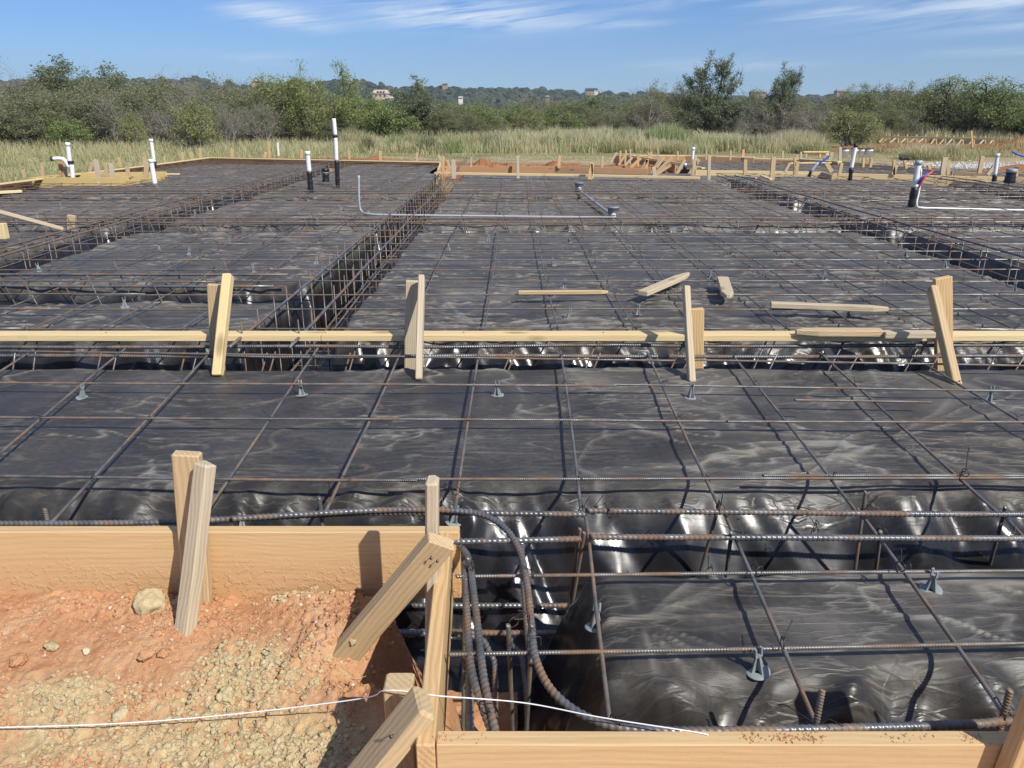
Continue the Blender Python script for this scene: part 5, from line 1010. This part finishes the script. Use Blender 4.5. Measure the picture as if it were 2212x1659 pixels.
# ------------------------------------------------------------------ grass
def grassmat(name, lo, mid, tip, seedc):
    k = M(name, .75, spec=.15); r = k.n('ShaderNodeNewGeometry').outputs['Random Per Island']; nz = k.noise(k.world(), .45, 4, .65)
    c = k.ramp(k.math('ADD', k.math('MULTIPLY', r, .45), k.math('MULTIPLY', nz, .6)), [(.25, lo), (.5, mid), (.8, tip)]); c = k.mix(k.rng(k.attr('t'), .55, 1, 0, .75), c, seedc)
    k.base(c); tr = k.n('ShaderNodeBsdfTranslucent'); k.put(tr.inputs[0], c); mx = k.n('ShaderNodeMixShader'); mx.inputs[0].default_value = .3
    k.put(mx.inputs[1], k.b.outputs[0]); k.put(mx.inputs[2], tr.outputs[0]); k.put(k.t.nodes['Material Output'].inputs[0], mx.outputs[0]); return k.m
GR_DRY = grassmat('grass_dry', (.25,.28,.11), (.46,.44,.23), (.62,.55,.34), (.74,.66,.47)); GR_GREEN = grassmat('grass_green', (.24,.26,.10), (.42,.41,.20), (.58,.53,.30), (.66,.58,.40)); GR_WEED = grassmat('weed_green_grey', (.20,.26,.09), (.34,.40,.17), (.46,.50,.25), (.46,.48,.28))
def blades(name, label, cat, mat, x, y, h, wd, seed, lean=.35, kind='stuff', spread=None):
    r = np.random.default_rng(seed); n = len(x); z = ground_height(x, y)-.02; a = r.uniform(0, 2*math.pi, n); ln = r.normal(size=n)*lean*h; dx, dy = np.cos(a)*ln, np.sin(a)*ln
    b_ = r.uniform(0, math.pi, n); wx, wy = np.cos(b_)*wd/2, np.sin(b_)*wd/2
    def pt(t, s, q): return np.stack([x+dx*t*t+wx*s*q, y+dy*t*t+wy*s*q, z+h*t*(1-.12*t)], 1)
    V = np.stack([pt(0, 1, 1), pt(0, -1, 1), pt(.55, 1, .8), pt(.55, -1, .8), pt(1, 0, 0)], 1).reshape(-1, 3); i = np.arange(n)[:, None]*5
    F = np.vstack([np.hstack([i, i+1, i+3]), np.hstack([i, i+3, i+2]), np.hstack([i+2, i+3, i+4])]); t = np.tile([0, 0, .55, .55, 1.0], n)
    o = link(name, mesh_np(name, V, F, mat, False, {'t': t})); tag(o, label, cat, kind=kind); return o
def field(n, x0, x1, y0, y1, dens, seed):
    r = np.random.default_rng(seed); m_ = n*4; u = r.random(m_); y = y0*(y1/y0)**u; x = (r.random(m_)*2-1); 
    x = x0+(x1-x0)*r.random(m_); d_ = dens(x, y); k_ = r.random(m_) < d_; return x[k_][:n], y[k_][:n], r
x, y, r = field(60000, -32, -5.5, 18, 38, lambda x, y: sst((fbm(x*.9, y*.9, 3, 3)-.22)*4)*sst((y-22.6+np.where(x < -9.3, 7-(x+9.3)*.0, 0)+.8*fbm(x, y, 2, 3))/1.2), 1)
hh = (.16+.34*sst((y-23)/6))*(.5+.9*fbm(x*.8, y*.8, 4, 3))*r.uniform(.5, 1.3, len(x)); blades('grass', 'green and straw coloured grass at the left, behind the long back form', 'grass', GR_GREEN, x, y, hh, .012+.0002*y, 2, .4)
x, y, r = field(100000, -8, 30, 26.8, 56, lambda x, y: sst((fbm(x*.7, y*.9, 5, 3)-.40)*7)*sst((y-29.2-2.2*fbm(x*.6, y*.2, 2, 3))/1.5)*np.where(x > 11, sst((y-42.5)/1), 1), 3)
hh = (.20+.36*sst((y-29)/4))*(.5+.9*fbm(x*.5, y*.5, 4, 3))*r.uniform(.4, 1.5, len(x))*np.where(x < -1, .75, 1)*(.25+1.5*fbm(x*.45, y*.45, 1, 3)); blades('grass', 'tall dry seed headed grass before the tree line, centre and right', 'grass', GR_DRY, x, y, hh, .013+.00025*y, 4, .3)
x, y, r = field(24000, -7, 14, 25.6, 31, lambda x, y: sst((fbm(x*1.1, y*1.6, 5, 3)-.40)*5), 5)
blades('grass', 'short mown straw on the bare track behind the forms', 'grass', GR_DRY, x, y, r.uniform(.03, .10, len(x)), .012, 6, 1.2)
x, y, r = field(16000, 14, 34, 26, 40, lambda x, y: sst((fbm(x*.8, y*.8, 5, 3)-.5)*5)*(y < 33), 15)
blades('grass', 'patchy weeds round the neighbouring foundation at the right', 'grass', GR_GREEN, x, y, r.uniform(.1, .35, len(x)), .018, 16, .5)
def tuft(px, top, wpx, D, n, mat, label, lean=.3, name='weed_clump', lw=.015):
    q = aty(px, top, D); gz = float(ground_height(np.array([q.x]), np.array([D]))[0]); h = q.z-gz; w_ = wpx*D*.95/1662.5; r = np.random.default_rng(int(px)); a = r.uniform(0, 6.28, n); ra = np.sqrt(r.random(n))*w_*.42
    x = q.x+ra*np.cos(a); y = D+ra*np.sin(a); hh = h*r.uniform(.35, 1.0, n)*(1-.45*(ra/(w_*.5))**2); o = blades(name, label, 'weeds', mat, x, y, hh, lw, int(px)+1, lean, None); del_ = o
    if 'kind' in o: del o['kind']
    return o
tuft(1356, 258, 75, 38, 2600, GR_WEED, 'light green spiky weed clump left of the feathery weeds, before the brown bush', .18, lw=.02); tuft(1440, 246, 110, 37, 3800, GR_WEED, 'tall green feathery weeds left of the tall dark oak', .16, lw=.02)
tuft(1720, 262, 150, 34, 4500, GR_DRY, 'tall pale dry grass clump below the forked oak', .25); tuft(1600, 275, 120, 34, 3000, GR_DRY, 'dry grass clump at the foot of the tallest oak', .3); tuft(1640, 280, 60, 33, 900, leafmat('weed_dark', ((.06,.06,.04), (.1,.09,.06), (.13,.12,.08))), 'dark leafless weed stalks right of the tallest oak', .5)
tuft(2062, 293, 52, 27, 1500, GR_GREEN, 'grey green weed clump in front of the neighbouring form, larger one', .3); tuft(2000, 298, 110, 27, 2600, GR_DRY, 'low grey weed clump left of the larger one by the neighbouring form', .5); tuft(1760, 283, 90, 31, 1600, GR_GREEN, 'low weeds left of the white buckets', .5); tuft(1460, 290, 70, 31, 1300, GR_GREEN, 'dark green weeds behind the diagonal kickers', .45); tuft(1335, 283, 90, 32, 1500, GR_GREEN, 'grassy clump at the right end of the tall dry grass', .4)
rs_ = random.Random(8)
for i in range(14):
    x = 760+i*44+rs_.uniform(-14, 14); D_ = rs_.uniform(30.5, 36); t0 = 243+1662*.3/D_
    tuft(x, t0+rs_.uniform(0, 12), rs_.uniform(22, 60), D_, 500, [GR_GREEN, L_OLIVE, GR_WEED][i % 3], auto_label('low weedy tuft in the tall grass', x, 300, TM), .5)
# ------------------------------------------------------------------ distant ridge
prof = [(-200, 182), (0, 176), (120, 172), (240, 168), (330, 167), (430, 166), (480, 164), (520, 167), (560, 175), (600, 178), (700, 176), (760, 170), (800, 169), (850, 177), (890, 185), (930, 184), (1000, 185), (1080, 187), (1180, 188), (1250, 195), (1300, 195), (1370, 199), (1450, 206), (1550, 206), (1640, 203), (1700, 203), (1760, 201), (1800, 198), (1900, 198), (1960, 199), (2050, 200), (2120, 192), (2170, 180), (2215, 176), (2400, 172)]
px_ = np.array([p[0] for p in prof], float); py_ = np.array([p[1] for p in prof], float)
DR = 760.0
X, Y = np.meshgrid(np.linspace(-900, 950, 260), np.concatenate([np.linspace(250, DR, 60), np.linspace(DR+8, 1200, 20)]))
def ridge_top(u):     # height at distance DR for lateral slope u = x/y
    px = 1106+1662.5*u*(cP); return np.array([aty(1106, yy, DR).z for yy in np.interp(px.ravel(), px_, py_)]).reshape(px.shape)
U = X/Y; top = ridge_top(U)-4.0
q = np.clip((Y-250)/(DR-250), 0, 1); Zh = np.where(Y <= DR, -8+(top+8)*(q**1.5), top-(Y-DR)*.05)+5*(fbm(X*.012, Y*.012, 3, 3)-.5)*np.clip(q*3, 0, 1)*(1-q**6)
V, F = grid(X[0], Y[:, 0], Zh); 
k = M('hill_ground', .95, spec=.1); k.base(k.ramp(k.noise(k.world(), .02, 5, .6), [(.35, (.07,.09,.045)), (.6, (.14,.155,.08)), (.75, (.26,.24,.15))])); hills = link('hills', mesh_np('hills', V, F, k.m)); tag(hills, 'distant wooded ridge', kind='structure')
def hz(x, y): 
    u = np.array([x/y]); tp = ridge_top(u.reshape(1, 1))[0, 0]-4.0; q = min(max((y-250)/(DR-250), 0), 1); return -8+(tp+8)*q**1.5+5*(float(fbm(np.array([x*.012]), np.array([y*.012]), 3, 3)[0])-.5)*min(q*3, 1)*(1-q**6)
rg = np.random.default_rng(77); b = VF(); ps = []
for i in range(5):
    me = rock_mesh('tmp', 1, 90+i, 2, None, (1, 1, .8), .9, 2.6); ps.append((np.array([tuple(v.co) for v in me.vertices]), np.array([tuple(f.vertices) for f in me.polygons]))); bpy.data.meshes.remove(me)
n = 0
while n < 5200:
    y = 270+(DR-265)*rg.random()**.8; u = rg.uniform(-.62, .70); x = u*y
    if float(fbm(np.array([x*.018]), np.array([y*.018]), 6, 3)[0]) < .40 and y < DR-60: n += .2; continue
    v, f = ps[rg.integers(5)]; R_ = rg.uniform(2.2, 4.6)*(.75+.25*y/DR); a_ = rg.random()*6.28; c_, s_ = math.cos(a_), math.sin(a_); w_ = v*R_*np.array([1, 1, rg.uniform(.7, 1.05)]); zz = hz(x, y)
    b.add(np.stack([w_[:, 0]*c_-w_[:, 1]*s_+x, w_[:, 0]*s_+w_[:, 1]*c_+y, w_[:, 2]+zz+R_*.35], 1), f); n += 1
k = M('far_foliage', .85, spec=.1); g_ = k.n('ShaderNodeNewGeometry').outputs['Random Per Island']; k.base(k.ramp(k.math('ADD', k.math('MULTIPLY', g_, .6), k.math('MULTIPLY', k.noise(k.world(), .5, 4, .7), .5)), [(.2, (.030,.045,.028)), (.55, (.060,.078,.046)), (.9, (.11,.125,.075))])); k.norm(k.bump(k.noise(k.world(), 1.1, 4, .7), 1.0, 1.2))
o = link('far_wood', b.mesh('far_wood', k.m, False)); tag(o, 'dark green wood covering the distant ridge', 'wood', kind='stuff')
# houses on the ridge
WALLS = {'tan': M('house_tan', .8, (.55,.42,.30)).m, 'white': M('house_white', .8, (.75,.73,.68)).m, 'brown': M('house_brown', .8, (.32,.24,.18)).m}
RF = {'tan': M('roof_tan', .8, (.55,.42,.32)).m, 'dark': M('roof_dark', .7, (.07,.07,.075)).m, 'grey': M('roof_grey', .8, (.26,.24,.22)).m}; WIN = M('window_dark', .2, (.02,.025,.03)).m
def boxm(name, x0, x1, y0, y1, z0, z1, mat, parent):
    V = [(x, y, z) for z in (z0, z1) for x, y in ((x0, y0), (x1, y0), (x1, y1), (x0, y1))]; me = bpy.data.meshes.new(name); me.from_pydata(V, [], [(3, 2, 1, 0), (4, 5, 6, 7), (0, 1, 5, 4), (1, 2, 6, 5), (2, 3, 7, 6), (3, 0, 4, 7)]); me.materials.append(mat); return link(name, me, parent)
def house(px, ptop, wpx, hpx, D, wl, rf, label, gable=False, roofpart=.45, nwin=3, rz=0):
    p = aty(px, ptop+hpx, D); w_ = wpx*D*.95/1662.5; h = hpx*D/1662.5; t_ = thing('house', label, 'house', (p.x, D, p.z)); t_.rotation_euler = (0, 0, rz); hw = w_/2; wallh = h*(1-roofpart); d = w_*.6
    boxm('wall', -hw*.94, hw*.94, 0, d, -6, wallh, WALLS[wl], t_)
    if gable: V = [(-hw, -.4, wallh), (hw, -.4, wallh), (hw, d, wallh), (-hw, d, wallh), (0, -.4, h), (0, d, h)]; Fq = [(0, 1, 4), (2, 3, 5), (1, 2, 5, 4), (3, 0, 4, 5), (3, 2, 1, 0)]
    else: V = [(-hw, -.6, wallh), (hw, -.6, wallh), (hw, d, wallh), (-hw, d, wallh), (-hw*.8, d*.5, h), (hw*.8, d*.5, h)]; Fq = [(0, 1, 5, 4), (2, 3, 4, 5), (1, 2, 5), (3, 0, 4), (3, 2, 1, 0)]
    me = bpy.data.meshes.new('roof'); me.from_pydata(V, [], Fq); me.materials.append(RF[rf]); link('roof', me, t_)
    for i in range(nwin):
        x = -hw*.75+(i+.5)*w_*.75/nwin; boxm('window', x-w_*.05, x+w_*.05, -.12, -.02, wallh*.35, wallh*.78, WIN, t_)
    return t_
t_ = house(822, 196, 36, 16, 560, 'tan', 'tan', 'tan roofed house with a row of dormers on the slope, left of centre'); 
for i in range(3): boxm('dormer', -2.2+i*2, -1.0+i*2, -.3, 2.5, 3.2, 4.4, WIN, t_)
house(842, 209, 16, 8, 545, 'white', 'tan', 'white low wing of a house just right of the tan roofed house', nwin=2)
house(905, 179, 18, 10, 740, 'brown', 'grey', 'brown house with two gables on the ridge line, right of the pointed oak'); house(961, 180, 12, 6, 745, 'brown', 'grey', 'small flat topped house on the ridge line farther right', roofpart=.3)
house(1276, 191, 24, 8, 700, 'brown', 'dark', 'long dark roofed house on the ridge below the clouds', nwin=4); house(1288, 191, 9, 9, 690, 'white', 'dark', 'white gabled wing at the right end of the dark roofed house', True, nwin=1)
house(963+32, 209, 10, 6, 520, 'white', 'tan', 'small white house among trees below the ridge', nwin=1); house(1183, 207, 9, 6, 520, 'brown', 'grey', 'small grey roofed house among trees right of centre', nwin=1)
house(1640, 196, 34, 9, 690, 'brown', 'grey', 'low roofed house seen between the two tall oaks'); house(1822, 194, 30, 9, 690, 'brown', 'grey', 'wide hipped roof house on the skyline, right of the forked oak'); house(1935, 194, 30, 8, 700, 'brown', 'grey', 'low brown house on the skyline left of the dome shaped mesquite'); house(552, 174, 18, 6, 720, 'tan', 'tan', 'tan outcrop like low house on the bare part of the ridge')

# ------------------------------------------------------------------ air
V_ = [(x, y, z) for z in (-12, 75) for x, y in ((-1100, -300), (1100, -300), (1100, 1400), (-1100, 1400))]
me = bpy.data.meshes.new('haze'); me.from_pydata(V_, [], [(3, 2, 1, 0), (4, 5, 6, 7), (0, 1, 5, 4), (1, 2, 6, 5), (2, 3, 7, 6), (3, 0, 4, 7)])
hm = bpy.data.materials.new('haze_air'); hm.use_nodes = True; t_ = hm.node_tree; t_.nodes.clear(); vo_ = t_.nodes.new('ShaderNodeOutputMaterial'); pv = t_.nodes.new('ShaderNodeVolumePrincipled')
pv.inputs['Color'].default_value = (.78, .87, 1, 1); pv.inputs['Density'].default_value = .0003; pv.inputs['Anisotropy'].default_value = .2; t_.links.new(pv.outputs[0], vo_.inputs['Volume'])
me.materials.append(hm); o = link('haze', me); o['kind'] = 'stuff'; o['label'] = 'thin blue haze over the distance'
